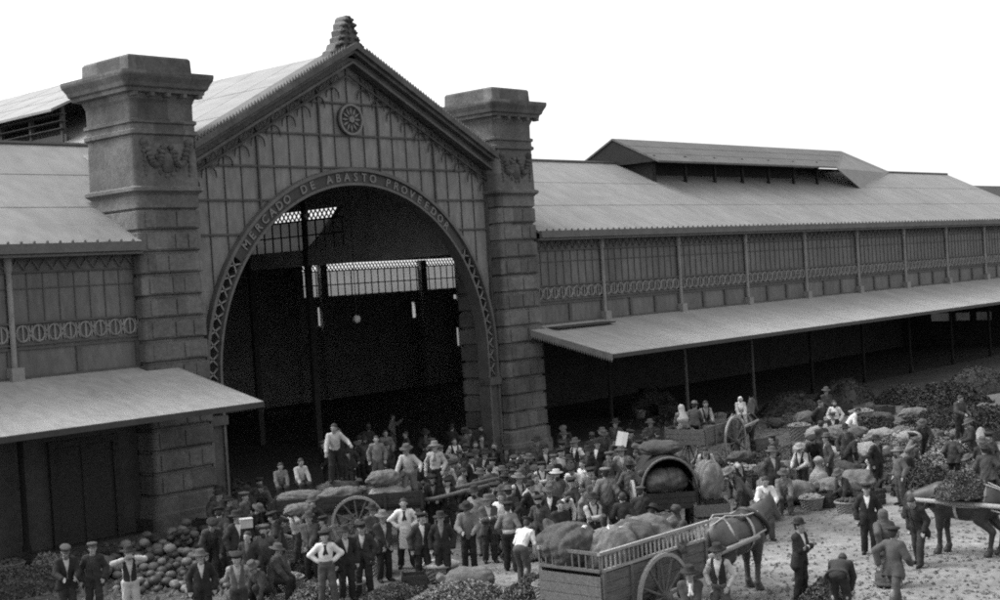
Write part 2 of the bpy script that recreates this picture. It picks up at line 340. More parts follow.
# --- raking cornice, cresting and finial
b = MB()
for s in (-1, 1):
    xe = XC+s*7.45; n = (0, 1, 0)
    for (o0, o1, ya, yb) in ((0, .22, YG-.75, YG+.55), (.22, .36, YG-.6, YG+.5), (.36, .62, YG-.35, YG+.4), (.62, .72, YG-.5, YG+.3)):
        A = ZA-o0; B = ZA-o1; zz = SL*7.45
        b.prism([(XC, ya, A), (XC, ya, B), (xe, ya, B-zz), (xe, ya, A-zz)][::(1 if s < 0 else -1)], n, yb-ya)
corn = hp(b, 'raking_cornice', 'cornice')
for s in (-1, 1):
    b = MB()
    for i in range(52):
        x = XC+s*(.55+i*.134); z = ZA-SL*abs(x-XC)
        b.add([(x-.058, YG-.74, z-.01), (x+.058, YG-.74, z-.01), (x+.058, YG-.64, z-.01), (x-.058, YG-.64, z-.01), (x, YG-.69, z+.17)], [(0, 1, 4), (1, 2, 4), (2, 3, 4), (3, 0, 4), (3, 2, 1, 0)])
    hp(b, 'cresting', 'cornice', corn)
b = MB(); fy = YG-.35
half = [(.95, -.52), (.9, -.3), (.74, -.22), (.66, -.02), (.52, .04), (.52, .22), (.40, .28), (.42, .48), (.31, .54), (.31, .74), (.22, .82), (.20, .93), (.10, 1.04)]
b.prism([(XC+x, fy, ZA+z) for x, z in half[::1]]+[(XC-x, fy, ZA+z) for x, z in half[::-1]], (0, 1, 0), .5)
for s in (-1, 1):
    for i_, (x, z) in enumerate(half[1:]): q_ = (1.5, .8, 1.2, 1.7, .7)[i_ % 5]; b.lathe([(0, -.085*q_), (.075*q_, -.02), (.07*q_, .03), (0, .085*q_)], (XC+s*(x-.05*q_), fy+.02, ZA+z-.05), 8, 1, 1.8)
for q in range(5): b.lathe([(0, -.09), (.12-.012*q, 0), (0, .09)], (XC, fy-.01, ZA+.02+.2*q), 8)
hp(b, 'finial', 'cornice', corn, False)
# --- arch ring
b = MB(); TH0 = radians(36); n = 48
def ring(mb, r0, r1, y0, y1, a0, a1, n):
    vs = []
    for i in range(n+1):
        a = a0+(a1-a0)*i/n
        for r, y in ((r0, y0), (r1, y0), (r1, y1), (r0, y1)): vs.append((XC+r*cos(a), y, ZC+r*sin(a)))
    fs = [(i*4+j, i*4+(j+1) % 4, (i+1)*4+(j+1) % 4, (i+1)*4+j) for i in range(n) for j in range(4)]+[(0, 3, 2, 1), (n*4, n*4+1, n*4+2, n*4+3)]
    mb.add(vs, fs)
ring(b, R0+.02, R1-.02, YG-.16, YG+.1, TH0, pi-TH0, 60)
arch = hp(b, 'entrance_arch', 'iron_dark')
b = MB(); ring(b, R1-.06, R1+.06, YG-.26, YG+.12, 0, pi, 80); ring(b, R0-.04, R0+.05, YG-.26, YG+.3, 0, pi, 80)
for x in (XC-R1, XC-R0, XC+R0, XC+R1): b.box(x-.05, x+.05, YG-.26, YG+.3, 0, ZC)
hp(b, 'arch_rim', 'iron', arch)
for a0, a1, s in ((0, TH0, 1), (pi, pi-TH0, -1)):
    b = MB(); n = 9
    for i in range(n):
        a = a0+(a1-a0)*i/n; c = a0+(a1-a0)*(i+1)/n
        p = lambda r, t: (XC+r*cos(t), YG-.1, ZC+r*sin(t))
        b.bar(p(R0, a), p(R1, c), .05, .04, (0, 1, 0)); b.bar(p(R1, a), p(R0, c), .05, .04, (0, 1, 0))
    xm = XC+s*(R0+R1)/2
    for i in range(2):
        z = 3.35+i*.55; b.bar((xm-.25, YG-.1, z), (xm+.25, YG-.1, z+.55), .04, .05, (0, 1, 0)); b.bar((xm+.25, YG-.1, z), (xm-.25, YG-.1, z+.55), .04, .05, (0, 1, 0))
    hp(b, 'arch_lattice', 'iron_light', arch)
b = MB()
for s in (-1, 1):
    b = MB(); xm = XC+s*(R0+R1)/2; b.box(xm-.24, xm+.24, YG-.18, YG+.25, 0, 3.0); b.box(xm-.36, xm+.36, YG-.34, YG+.3, 3.0, 3.3); b.box(xm-.3, xm+.3, YG-.26, YG+.28, 0, .5)
    hp(b, 'jamb_pilaster', 'stone_dark', arch)
words = [('MERCADO', 139, 118.5), ('DE', 111.2, 107.6), ('ABASTO', 100.5, 82.5), ('PROVEEDOR', 76, 47)]
LV = []; LF = []
def glyph(ch):
    cu = bpy.data.curves.new('glyph', 'FONT'); cu.body = ch; cu.size = .42; cu.extrude = .015; cu.offset = .008; cu.align_x = 'CENTER'; cu.resolution_u = 3
    o = bpy.data.objects.new('glyph', cu); COL.objects.link(o); bpy.context.view_layer.update()
    me = o.evaluated_get(bpy.context.evaluated_depsgraph_get()).to_mesh()
    v = [tuple(p.co) for p in me.vertices]; f = [tuple(p.vertices) for p in me.polygons]
    o.to_mesh_clear() if hasattr(o, 'to_mesh_clear') else None
    bpy.data.objects.remove(o); return v, f
cache = {}
for w, a0, a1 in words:
    b = MB()
    for i, ch in enumerate(w):
        if ch not in cache: cache[ch] = glyph(ch)
        v, f = cache[ch]; a = radians(a0+(a1-a0)*i/max(len(w)-1, 1)); rm = (R0+R1)/2-.14
        tx, tz = sin(a), -cos(a); nx, nz = cos(a), sin(a)
        b.add([(XC+rm*nx+p[0]*tx+p[1]*nx, YG-.185-p[2], ZC+rm*nz+p[0]*tz+p[1]*nz) for p in v], f)
    hp(b, 'lettering', 'letter', arch)
# --- roofs
def slab(name, m, pts, t=.1, parent=None):      # roof sheet with thickness, pts counter-clockwise from above
    b = MB(); b.prism([(x, y, z-t) for x, y, z in pts], (0, 0, 1), t); return hp(b, name, m, parent)
def ribbed(name, m, p00, p10, p11, p01, n, parent=None, t=.1, rib=.004):
    """roof plane with standing seams running from the eave (p00-p10) to the ridge (p01-p11)"""
    p00, p10, p11, p01 = [np.array(q, float) for q in (p00, p10, p11, p01)]
    b = MB(); b.prism([p00-(0, 0, t), p10-(0, 0, t), p11-(0, 0, t), p01-(0, 0, t)], (0, 0, 1), t)
    for i in range(0, n+1, 3):
        u = i/n; a = p00+(p10-p00)*u; c = p01+(p11-p01)*u; b.bar(a+(0, 0, .002), c+(0, 0, .002), .02, rib*2)
    for v in (.33, .66):
        b.bar(p00+(p01-p00)*v+(0, 0, .002), p10+(p11-p10)*v+(0, 0, .002), .03, .01)
    return hp(b, name, m, parent)
ZR = 13.05; YR = 45.1; YE = 37.4; ZE = 9.12; YB = 49.4
XL = 9.0; XE = 102.6
lroof = ribbed('wing_roof', 'roof', (XL, YE, ZE), (P1[0]-.01, YE, ZE), (29.0, YR, ZR), (XL, YR, ZR), 24)
# cut behind the pier: the eave stops at the pier's flank
rroof = ribbed('wing_roof', 'roof', (P2[1]+.01, YE, ZE), (XE, YE, ZE), (XE, YR, ZR), (P2[1]+.01, YR, ZR), 80)
slab('rear_roof_slope', 'roof2', [(42.47, YR, ZR), (XE, YR, ZR), (XE, YB, 9.1), (42.47, YB, 9.1)])
slab('wing_roof', 'roof', [(42.5, 40.3, ZE+(40.3-YE)*(ZR-ZE)/(YR-YE)), (44.72, 40.3, ZE+(40.3-YE)*(ZR-ZE)/(YR-YE)), (44.72, YR, ZR), (42.5, YR, ZR)])
slab('rear_roof_slope', 'roof2', [(XL, YR, ZR), (29, YR, ZR), (29, YB, 9.1), (XL, YB, 9.1)])
b = MB(); b.tube([(42.5, YR, ZR+.03), (XE, YR, ZR+.03)], .09, 6); b.tube([(XL, YR, ZR+.03), (29, YR, ZR+.03)], .09, 6); hp(b, 'ridge_roll', 'roof2')
# nave roof
for s in (-1, 1):
    e = XC+s*7.6; a = [(XC, YG+.5, 16.0), (XC, 73, 16.0), (e, 73, 16.0-.5*7.6), (e, YG+.5, 16.0-.5*7.6)]
    ribbed('nave_roof', 'roof', a[3], a[2], a[1], a[0], 46)
# nave monitor
for s in (-1, 1):
    e = XC+s*5.05
    ribbed('nave_monitor_roof', 'roof', (e, 50, 15.12), (e, 73, 15.12), (XC, 73, 17.43), (XC, 50, 17.43), 28)
b = MB()
for s in (-1, 1):
    x = XC+s*4.2; b.box(x-.05, x+.05, 50.3, 73, 13.8, 14.2); 
    for y in np.arange(50.6, 73, 2.4): b.box(x-.08, x+.08, y-.08, y+.08, 13.8, 15.45)
    for z in (14.4, 14.7, 15.0): b.box(x-.3, x+.02, 50.3, 73, z, z+.03)
hp(b, 'monitor_louvres', 'iron_dark')
# right wing monitor with its hipped far end
M0, M1 = 60.4, 86.0; MZ = 14.4; MEY = 42.15; MEZ = 12.93
ribbed('wing_monitor_roof', 'roof2', (M0, MEY, MEZ), (79.6, MEY, MEZ), (M1, YR, MZ), (M0, YR, MZ), 34)
slab('wing_monitor_roof', 'roof2', [(M0, YR, MZ), (M1, YR, MZ), (M1, 48.0, MEZ), (M0, 48.0, MEZ)])
b = MB(); b.prism([(79.6, MEY, MEZ), (83.2, MEY+.15, 11.57), (M1+7.0, YR, ZR+.06), (M1, YR, MZ)], (0, 0, -1), .08); hp(b, 'monitor_hip', 'roof')
b = MB()
for x in np.arange(M0+.5, 80, 2.9): b.box(x-.07, x+.07, MEY+.6, MEY+.75, 11.6, MEZ+.35)
b.box(M0+.5, 76.6, MEY+1.5, MEY+1.6, 11.9, 13.6)
b.prism([(M0+.05, MEY, MEZ-.02), (M0+.05, 48, MEZ-.02), (M0+.05, YR, MZ-.02)], (1, 0, 0), .1)
b.prism([(M0+.4, MEY+.7, 11.9), (M0+.4, 47.4, 11.9), (M0+.4, 47.4, 13), (M0+.4, MEY+.7, 13)], (1, 0, 0), .1)
hp(b, 'monitor_louvres', 'deep_shade')  # near-black colour paints the shade under the monitor eaves
# eaves gutter with small antefixes
for xa, xb in ((XL, P1[0]), (P2[1], XE)):
    b = MB(); b.box(xa, xb, YE-.12, YE+.02, ZE-.26, ZE+.03); b.box(xa, xb, YE-.02, YE+.5, ZE-.36, ZE-.28); gt = hp(b, 'eaves_gutter', 'iron')
    b = MB(); x = xa+.4
    while x < min(xb, 95):
        b.lathe([(.05, -.05), (.045, .02), (.01, .055)], (x, YE-.06, ZE+.07), 6); x += .42
    hp(b, 'antefixes', 'iron', gt)
# --- wing walls in bays of 6 m
YW = 38.0
cols_l = [9.0, 15.0, 21.0]; cols_r = [49.5+6*k for k in range(9)]
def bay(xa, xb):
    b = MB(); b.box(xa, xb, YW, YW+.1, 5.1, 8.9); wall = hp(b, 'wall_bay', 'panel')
    b = MB()
    for z, h, d in ((5.22, .1, .1), (6.08, .06, .06), (6.2, .05, .08), (6.84, .06, .1), (7.86, .025, .04), (8.34, .05, .08), (8.76, .05, .1)): b.box(xa, xb, YW-d, YW-.002, z-h/2, z+h/2)
    n = int(round((xb-xa)/.5)); 
    for i in range(n+1):
        x = xa+(xb-xa)*i/n; w = .011; b.box(x-w, x+w, YW-.03, YW-.003, 6.87, 8.31)
    m = max(1, int(round((xb-xa)/2.1)))
    for i in range(m+1):
        x = xa+(xb-xa)*i/m; b.box(x-.09, x+.09, YW-.07, YW-.004, 5.28, 6.04)
    hp(b, 'glazing_bars', 'bars', wall)
    b = MB(); n = int((xb-xa)/.48)                 # frieze of rings
    for i in range(n):
        x = xa+(xb-xa)*(i+.5)/n
        b.tube([(x+.2*cos(a), YW-.06, 6.52+.24*sin(a)) for a in np.linspace(0, 2*pi, 13)], .032, 4, False); b.bar((x, YW-.06, 6.3), (x, YW-.06, 6.75), .05, .04)
        xq = x+(xb-xa)/n/2; b.bar((xq-.07, YW-.05, 6.3), (xq+.07, YW-.05, 6.75), .03, .03); b.bar((xq+.07, YW-.05, 6.3), (xq-.07, YW-.05, 6.75), .03, .03)
    hp(b, 'ring_frieze', 'iron_light', wall)
    b = MB(); n = int((xb-xa)/.45)
    for i in range(n):
        x = xa+(xb-xa)*i/n; x2 = xa+(xb-xa)*(i+1)/n; xm = (x+x2)/2
        b.bar((x, YW-.06, 8.4), (xm, YW-.06, 8.72), .04, .035); b.bar((xm, YW-.06, 8.72), (x2, YW-.06, 8.4), .04, .035)
    hp(b, 'zigzag_frieze', 'iron', wall)
for a, c in zip(cols_l, cols_l[1:]+[P1[0]-.02]): bay(a+.09, c-.09 if c != P1[0]-.02 else c)
for a, c in zip([P2[1]+.02]+cols_r, cols_r+[XE]): bay(a+.09, c-.09)
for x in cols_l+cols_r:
    b = MB(); b.lathe([(.13, 0), (.13, .3), (.09, .35), (.085, 4.2), (.12, 4.3), (.17, 4.5), (.17, 4.9), (.1, 4.98)], (x, YW-.1, 0), 10); hp(b, 'canopy_post', 'iron' if x in (55.5, 61.5) else 'deep_shade')  # canopy shade painted into the posts as near-black, two stay plain iron
    b = MB(); b.lathe([(.1, 5.0), (.085, 5.1), (.085, 8.3), (.12, 8.4), (.13, 8.85)], (x, YW-.1, 0), 10)
    b.box(x-.2, x+.2, YW-.3, YW, 5.1, 5.55); hp(b, 'iron_column', 'iron_light', smooth=False)
# lintel below the bays
b = MB(); b.box(XL, P1[0]-.02, YW-.02, YW+.3, 4.75, 5.1); b.box(P2[1]+.02, XE, YW-.02, YW+.3, 4.75, 5.1); hp(b, 'iron_lintel', 'iron_dark')
# --- canopies
def canopy(pts_in, xa, xb):
    b = MB(); t = .05
    b.prism([(x, y, z-t) for x, y, z in pts_in], (0, 0, 1), t)
    y0, z0, y1, z1 = 33.3, 4.05, 37.45, 5.08
    n = int((xb-xa)/.62)
    for i in range(n+1):
        if i % 4: continue
        x = xa+.05+(xb-xa-.1)*i/n; b.bar((x, y0, z0+.001), (x, y1, z1+.001), .02, .01)
    c = hp(b, 'canopy', 'canopy')
    b = MB(); b.box(xa, xb, y0-.05, y0+.02, z0-.17, z0-.01)
    for i in range(int((xb-xa)/.9)):
        pass
    hp(b, 'front_valance', 'iron_dark', c)
    b = MB()
    xs = xa if xa > 40 else xb; sgn = -1 if xa > 40 else 1
    for i in range(34):
        u0, u1 = i/34, (i+1)/34; f = lambda u, d: (xs+sgn*.012, y0+(y1-y0)*u, z0+(z1-z0)*u-d)
        b.prism([f(u0, .0), f(u0, .2), f((u0+u1)/2, .34), f(u1, .2), f(u1, 0)], (sgn, 0, 0), .025)
    hp(b, 'side_valance', 'iron_light' if sgn < 0 else 'iron_dark', c)
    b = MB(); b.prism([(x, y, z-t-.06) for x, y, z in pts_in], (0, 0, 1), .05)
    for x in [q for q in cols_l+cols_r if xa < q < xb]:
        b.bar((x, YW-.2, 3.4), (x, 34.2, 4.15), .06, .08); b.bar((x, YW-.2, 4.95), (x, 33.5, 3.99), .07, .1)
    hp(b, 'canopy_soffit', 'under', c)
zc = lambda y: 4.05+(y-33.3)*(5.08-4.05)/(37.45-33.3)
canopy([(XL, 33.3, zc(33.3)), (26.41, 33.3, zc(33.3)), (26.41, 37.45, zc(37.45)), (P1[0]-.1, 37.45, zc(37.45)), (P1[0]-.1, 37.95, zc(37.95)), (XL, 37.95, zc(37.95))], XL, 26.41)
canopy([(43.81, 33.3, zc(33.3)), (XE, 33.3, zc(33.3)), (XE, 37.95, zc(37.95)), (P2[1]+.1, 37.95, zc(37.95)), (P2[1]+.1, 37.45, zc(37.45)), (43.81, 37.45, zc(37.45))], 43.81, XE)
b = MB(); b.box(44.9, 48.9, 36.9, 37.6, 5.05, 5.12); hp(b, 'shadow_strip', 'under')  # dark strip painting in the shadow gap where canopy meets wall
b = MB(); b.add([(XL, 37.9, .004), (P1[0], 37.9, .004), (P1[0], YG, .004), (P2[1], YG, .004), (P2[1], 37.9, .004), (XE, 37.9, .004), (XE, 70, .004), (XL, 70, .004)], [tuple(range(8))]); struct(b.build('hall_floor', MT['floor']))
# --- lower walls, inner hall
b = MB(); b.box(XL, P1[0]-.02, 38.35, 38.6, 0, 4.75)
hp(b, 'lower_wall', 'lowwall')
for x in (10.5, 17.2, 22.2):
    b = MB(); b.box(x-.1, x+.1, 38.2, 38.34, 0, 3.0); b.box(x+2.1, x+2.3, 38.2, 38.34, 0, 3.0); b.box(x-.1, x+2.3, 38.2, 38.34, 3.0, 3.2); b.box(x+1.0, x+1.2, 38.24, 38.34, 0, 3.0); b.box(x+.1, x+1.0, 38.28, 38.34, .02, 2.98); b.box(x+1.2, x+2.1, 38.28, 38.34, .02, 2.98); hp(b, 'shutter_door', 'wood_d')
b = MB()
b.box(27.6, 27.75, YG+.1, 73, 0, 12.6)                                       # nave left wall
b.box(42.3, 42.45, YG+.1, 46.7, 8.4, 12.6); b.box(42.3, 42.45, 46.7, 73, 10.95, 12.6); b.box(42.3, 42.45, 53.7, 73, 8.9, 10.95)
b.prism([(42.3, 46.7, 8.4), (42.3, 53.7, 8.4), (42.3, 53.7, 9.15), (42.3, 49.5, 9.15), (42.3, 46.7, 10.95)], (1, 0, 0), .15)
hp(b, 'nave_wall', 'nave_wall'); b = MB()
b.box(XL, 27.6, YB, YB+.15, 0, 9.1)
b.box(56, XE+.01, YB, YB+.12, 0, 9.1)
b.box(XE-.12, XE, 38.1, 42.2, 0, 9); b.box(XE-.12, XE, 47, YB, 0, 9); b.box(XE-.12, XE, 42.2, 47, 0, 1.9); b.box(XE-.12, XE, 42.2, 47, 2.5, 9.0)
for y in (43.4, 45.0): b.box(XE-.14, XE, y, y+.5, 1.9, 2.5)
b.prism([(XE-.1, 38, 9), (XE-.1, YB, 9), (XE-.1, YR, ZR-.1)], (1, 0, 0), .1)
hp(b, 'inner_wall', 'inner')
slab('rear_hall_roof', 'roof2', [(42.4, YB, 9.05), (98, YB, 9.05), (98, 70.03, 9.05), (42.4, 70.03, 9.05)])
slab('rear_hall_roof', 'roof2', [(10, YB, 9.05), (27.6, YB, 9.05), (27.6, 71, 9.05), (10, 71, 9.05)])
b = MB(); b.box(42.2, 42.5, 61, 61.15, 9, 12.5); b.prism([(27.6, 72.9, 9), (42.45, 72.9, 9), (42.45, 72.9, 12.3), (XC, 72.9, 16), (27.6, 72.9, 12.3)], (0, 1, 0), .1)
yb = 70.0; holes = [(52.3, 52.6, 4.0, 5.9), (60.5, 61.1, 4.9, 6.1), (66.6, 69.2, 0, 0), (69.2, 69.5, 4.9, 6.0), (73.5, 75.0, 6.0, 6.3), (73.6, 75.2, 2.6, 3.9)]
zs = [0, 2.6, 3.9, 4.0, 4.9, 5.9, 6.0, 6.1, 6.3, 6.8, 8.95]
for z0, z1 in zip(zs[:-1], zs[1:]):
    hs = sorted([h for h in holes if h[2] <= z0+.001 and h[3] >= z1-.001]); x = 27.6
    if z0 >= 6.8: hs = [(59.3, 98, 0, 0)]
    for h in hs:
        if h[0] > x: b.box(x, h[0], yb, yb+.2, z0, z1)
        x = h[1]
    if x < 98: b.box(x, 98, yb, yb+.2, z0, z1)
for x in (58.8, 60.9, 70.2, 74.0, 76.5, 82, 88): b.box(x-.28, x+.28, yb-.4, yb-.01, 0, 8.9)
hp(b, 'far_wall', 'nave_wall')
b = MB(); b.box(59.3, 98, yb+.05, yb+.09, 6.8, 8.46); win = hp(b, 'clerestory_glass', 'glass')
b = MB()
for x in np.arange(59.3, 98, .62): b.box(x-.035, x+.035, yb, yb+.04, 6.8, 8.45)
b.box(59.3, 98, yb-.003, yb+.04, 7.5, 7.57); b.box(59.3, 98, yb-.01, yb+.04, 8.42, 8.5); hp(b, 'clerestory_bars', 'iron_dark', win)
b = MB()
for x in np.arange(59.3, 98, .3): b.bar((x, yb+.02, 8.5), (x+.3, yb+.02, 8.92), .09, .05); b.bar((x+.3, yb+.025, 8.5), (x, yb+.025, 8.92), .09, .05)
hp(b, 'clerestory_lattice', 'iron_light', win)
b = MB(); b.box(42.36, 42.39, 46.7, 53.7, 9.15, 10.49); win = hp(b, 'clerestory_glass', 'glass')
b = MB()
for y in np.arange(46.9, 53.7, .62): b.box(42.30, 42.35, y-.03, y+.03, 9.15, 10.5)
b.box(42.29, 42.353, 46.7, 53.7, 10.45, 10.53); b.box(42.29, 42.353, 46.7, 53.7, 9.78, 9.84); b.box(42.2, 42.5, 49.4, 49.6, 0, 12); b.box(42.2, 42.5, 53.6, 53.8, 0, 12); hp(b, 'clerestory_bars', 'iron_dark', win)
b = MB()
for y in np.arange(46.9, 53.6, .3): b.bar((42.33, y, 10.53), (42.33, y+.3, 10.93), .05, .05); b.bar((42.33, y+.3, 10.53), (42.33, y, 10.93), .05, .05)
hp(b, 'clerestory_lattice', 'iron_light', win)
for (x, y) in [(42.35, 57.5), (42.35, 62), (42.35, 66), (61.5, 50.5), (67.5, 50.5), (73.5, 50.5)]:
    b = MB(); b.lathe([(.2, 0), (.2, .4), (.13, .5), (.12, 8.2), (.25, 8.7), (.25, 9.0)], (x, y, 0), 10); hp(b, 'inner_column', 'nave_iron')
# tie rods and trusses of the nave
b = MB()
for y in (44, 50, 56, 62, 68):
    b.bar((27.8, y, 12.0), (42.3, y, 12.0), .08, .12)
    for s in (-1, 1): b.bar((XC, y, 15.7), (XC+s*7.2, y, 12.0), .1, .22); b.bar((XC+s*3.5, y, 12.0), (XC+s*3.5, y, 13.9), .06, .08)
hp(b, 'roof_truss', 'nave_iron')
# lamp hanging under the nave
lx, ly = 42.3*.93, 46.3*.93
lamp = tag(empty('hanging_lamp', (39.8, 43.6, 5.95)), 'round milk glass globe lamp hanging in the dark mouth of the arch', 'lamp')
b = MB(); b.lathe([(.02, -.17), (.12, -.13), (.17, 0), (.12, .13), (.02, .17)], n=14); b.build('globe', 'lamp', lamp, True)
b = MB(); b.tube([(0, 0, .17), (0, 0, 6.0)], .015, 5); b.build('cord', 'iron_dark', lamp)
# a lower neighbouring shed past the end of the wing
nb = MB(); nb.box(106.5, 150, 39, 53, 0, 8.9); nb.prism([(106, 38.5, 8.9), (106, 53.5, 8.9), (106, 46, 12.35)], (1, 0, 0), 46)
tag(nb.build('neighbouring_shed', 'inner', origin=(127, 50, 0)), 'dark low shed roof just past the right end of the hall', 'shed')
# ================================================================== people
def ik(a, c, l1, l2, pole):
    a = np.array(a, float); c = np.array(c, float); d = c-a; L = np.linalg.norm(d)
    if L > (l1+l2)*.995: c = a+d/L*(l1+l2)*.995; d = c-a; L = np.linalg.norm(d)
    u = d/L; x = (l1*l1-l2*l2+L*L)/(2*L); h = sqrt(max(l1*l1-x*x, 0)); p = np.array(pole, float); p = p-u*(p@u); p = nrm(p)
    return a+u*x+p*h, c
DEF = dict(pelvis=(0, 0, .93), lean=3, side=0, head=0, turn=0, hL=(.27, -.05, -.03), hR=(-.27, -.05, -.03), eL=(.5, .8, 0), eR=(-.5, .8, 0), fL=(.12, 0, 0), fR=(-.12, .02, 0), toeL=12, toeR=-12, kn=(0, -1, 0), ang=(0, 0))
# hands: in the torso frame (x to the person's left, y backwards, z up from the pelvis); the person faces -Y
POSES = dict(
 stand={}, stand_b=dict(hL=(.25, -.12, 0.0), fL=(.14, -.12, 0), side=3, turn=15),
 hips=dict(hL=(.17, -.05, .10), hR=(-.17, -.05, .10), eL=(1, .35, 0), eR=(-1, .35, 0), fL=(.17, -.04, 0), fR=(-.15, .02, 0)),
 fold=dict(hL=(-.10, -.20, .22), hR=(.10, -.22, .25), eL=(.8, .2, -.6), eR=(-.8, .2, -.6)),
 hold=dict(hL=(.16, -.34, .13), hR=(-.16, -.34, .13), eL=(.6, .5, -.5), eR=(-.6, .5, -.5), lean=6, head=20),
 reach=dict(hL=(.42, -.30, .22), hR=(-.30, -.42, .02), eL=(.6, .3, -.6), eR=(-.6, .3, -.3), lean=14, fL=(.14, .18, 0), fR=(-.16, -.16, 0), head=8, turn=-20),
 shade=dict(hL=(.08, -.20, .60), hR=(-.12, -.19, .57), eL=(1, -.1, -.2), eR=(-1, -.1, -.2)),
 walk=dict(fL=(.09, -.32, 0), fR=(-.09, .30, .04), hL=(.25, .18, .05), hR=(-.24, -.26, .06), pelvis=(0, 0, .90), lean=6),
 bend=dict(pelvis=(0, .18, .88), lean=74, hL=(.16, -.50, .40), hR=(-.16, -.52, .38), eL=(.7, 0, .5), eR=(-.7, 0, .5), fL=(.15, .02, 0), fR=(-.15, .0, 0), head=10),
 stoop=dict(pelvis=(0, .10, .90), lean=38, hL=(.20, -.36, .08), hR=(-.20, -.34, .06), eL=(.7, .4, 0), eR=(-.7, .4, 0), fL=(.13, -.1, 0), fR=(-.13, .12, 0), head=18),
 sit=dict(pelvis=(0, 0, .52), lean=12, hL=(.16, -.40, .06), hR=(-.16, -.38, .06), eL=(.8, .3, 0), eR=(-.8, .3, 0), fL=(.14, -.46, 0), fR=(-.14, -.40, 0), kn=(0, -.5, 1), head=10),
 cross=dict(hL=(-.02, -.20, -.02), hR=(.03, -.21, -.01), eL=(.8, .3, 0), eR=(-.8, .3, 0), head=6, turn=-12),
 pocket=dict(hL=(.20, -.07, -.02), hR=(-.20, -.07, -.02), eL=(.9, .6, 0), eR=(-.9, .6, 0), fR=(-.16, -.1, 0), head=6, turn=18),
 behind=dict(hL=(.06, .19, .02), hR=(-.05, .20, .03), eL=(.8, .5, 0), eR=(-.8, .5, 0), head=12),
 trudge=dict(pelvis=(0, .04, .91), lean=17, head=34, hL=(.24, -.16, -.02), hR=(-.24, -.06, -.02), fL=(.13, -.2, 0), fR=(-.15, .16, 0)),
 carry=dict(hL=(.20, -.10, .60), hR=(-.24, -.12, .42), eL=(1, -.4, -.2), eR=(-1, -.2, -.6), lean=12, head=8, fL=(.12, -.2, 0), fR=(-.12, .16, 0)),
 squat=dict(pelvis=(0, .12, .36), lean=34, hL=(.16, -.48, .02), hR=(-.14, -.50, .04), eL=(.8, .3, 0), eR=(-.8, .3, 0), fL=(.16, -.16, 0), fR=(-.16, .02, 0), kn=(0, -1, .4), head=14),
 twist=dict(side=9, lean=10, hL=(.34, -.28, .02), hR=(-.16, -.10, .05), eR=(-1, .4, 0), fL=(.2, -.14, 0), fR=(-.13, .1, 0), turn=35, head=4),
 arm_up=dict(hL=(.26, -.36, .46), hR=(-.25, -.10, .0), eL=(.7, 0, -.8), turn=20, fL=(.14, -.08, 0)),
)
PC = {}
HS = 1.12
def joints(pose):
    P = dict(DEF); P.update(POSES[pose]); J = {}
    le = radians(P['lean']); sd = radians(P['side']); pv = np.array(P['pelvis'])
    u = nrm((sin(sd), -sin(le)*cos(sd), cos(le)*cos(sd))); b = nrm((0, cos(le), sin(le))); r = np.array([1., 0, 0]); b = np.cross(u, r)
    T = lambda q: pv+r*q[0]+b*q[1]+u*q[2]
    J.update(u=u, b=b, r=r, pv=pv, T=T, ch=pv+u*.30, nb=pv+u*.50)
    for s, n in ((1, 'L'), (-1, 'R')):
        sh = pv+u*.435+r*s*.160; el, ha = ik(sh, T(P['h'+n]), .28, .26, r*P['e'+n][0]+b*P['e'+n][1]+u*P['e'+n][2])
        hi = pv+r*s*.092-np.array([0, 0, .03]); an = np.array(P['f'+n], float)+(0, 0, .085)+np.array([0, .03, 0])
        kn, an = ik(hi, an, .42, .40, P['kn']); t = radians(P['toe'+n]); J.update({'sh'+n: sh, 'el'+n: el, 'ha'+n: ha, 'hi'+n: hi, 'kn'+n: kn, 'an'+n: an, 'fd'+n: np.array([sin(t), -cos(t), 0])})
    hl = radians(P['head'])+le*(.35 if P['lean'] < 60 else .9); tn = radians(P['turn'])
    hu = nrm((0, -sin(hl), cos(hl))); hf = nrm(np.array([sin(tn)*cos(hl), -cos(tn)*cos(hl), -sin(hl)])); hf = nrm(hf-hu*(hf@hu)); hr = np.cross(hu, hf)*-1
    hc = J['nb']+(u*.35+hu*.65)*.155-b*.01
    J.update(hu=hu, hf=hf, hr=hr, hc=hc, R=np.array([hr, hf, hu])); return J
def bounds(J, m=.26):
    pts = np.array([J[k] for k in J if k[:2] in ('sh', 'el', 'ha', 'hi', 'kn', 'an', 'hc', 'nb')]); lo = pts.min(0)-m; hi = pts.max(0)+m; lo[2] = max(lo[2], -.02); return lo, hi
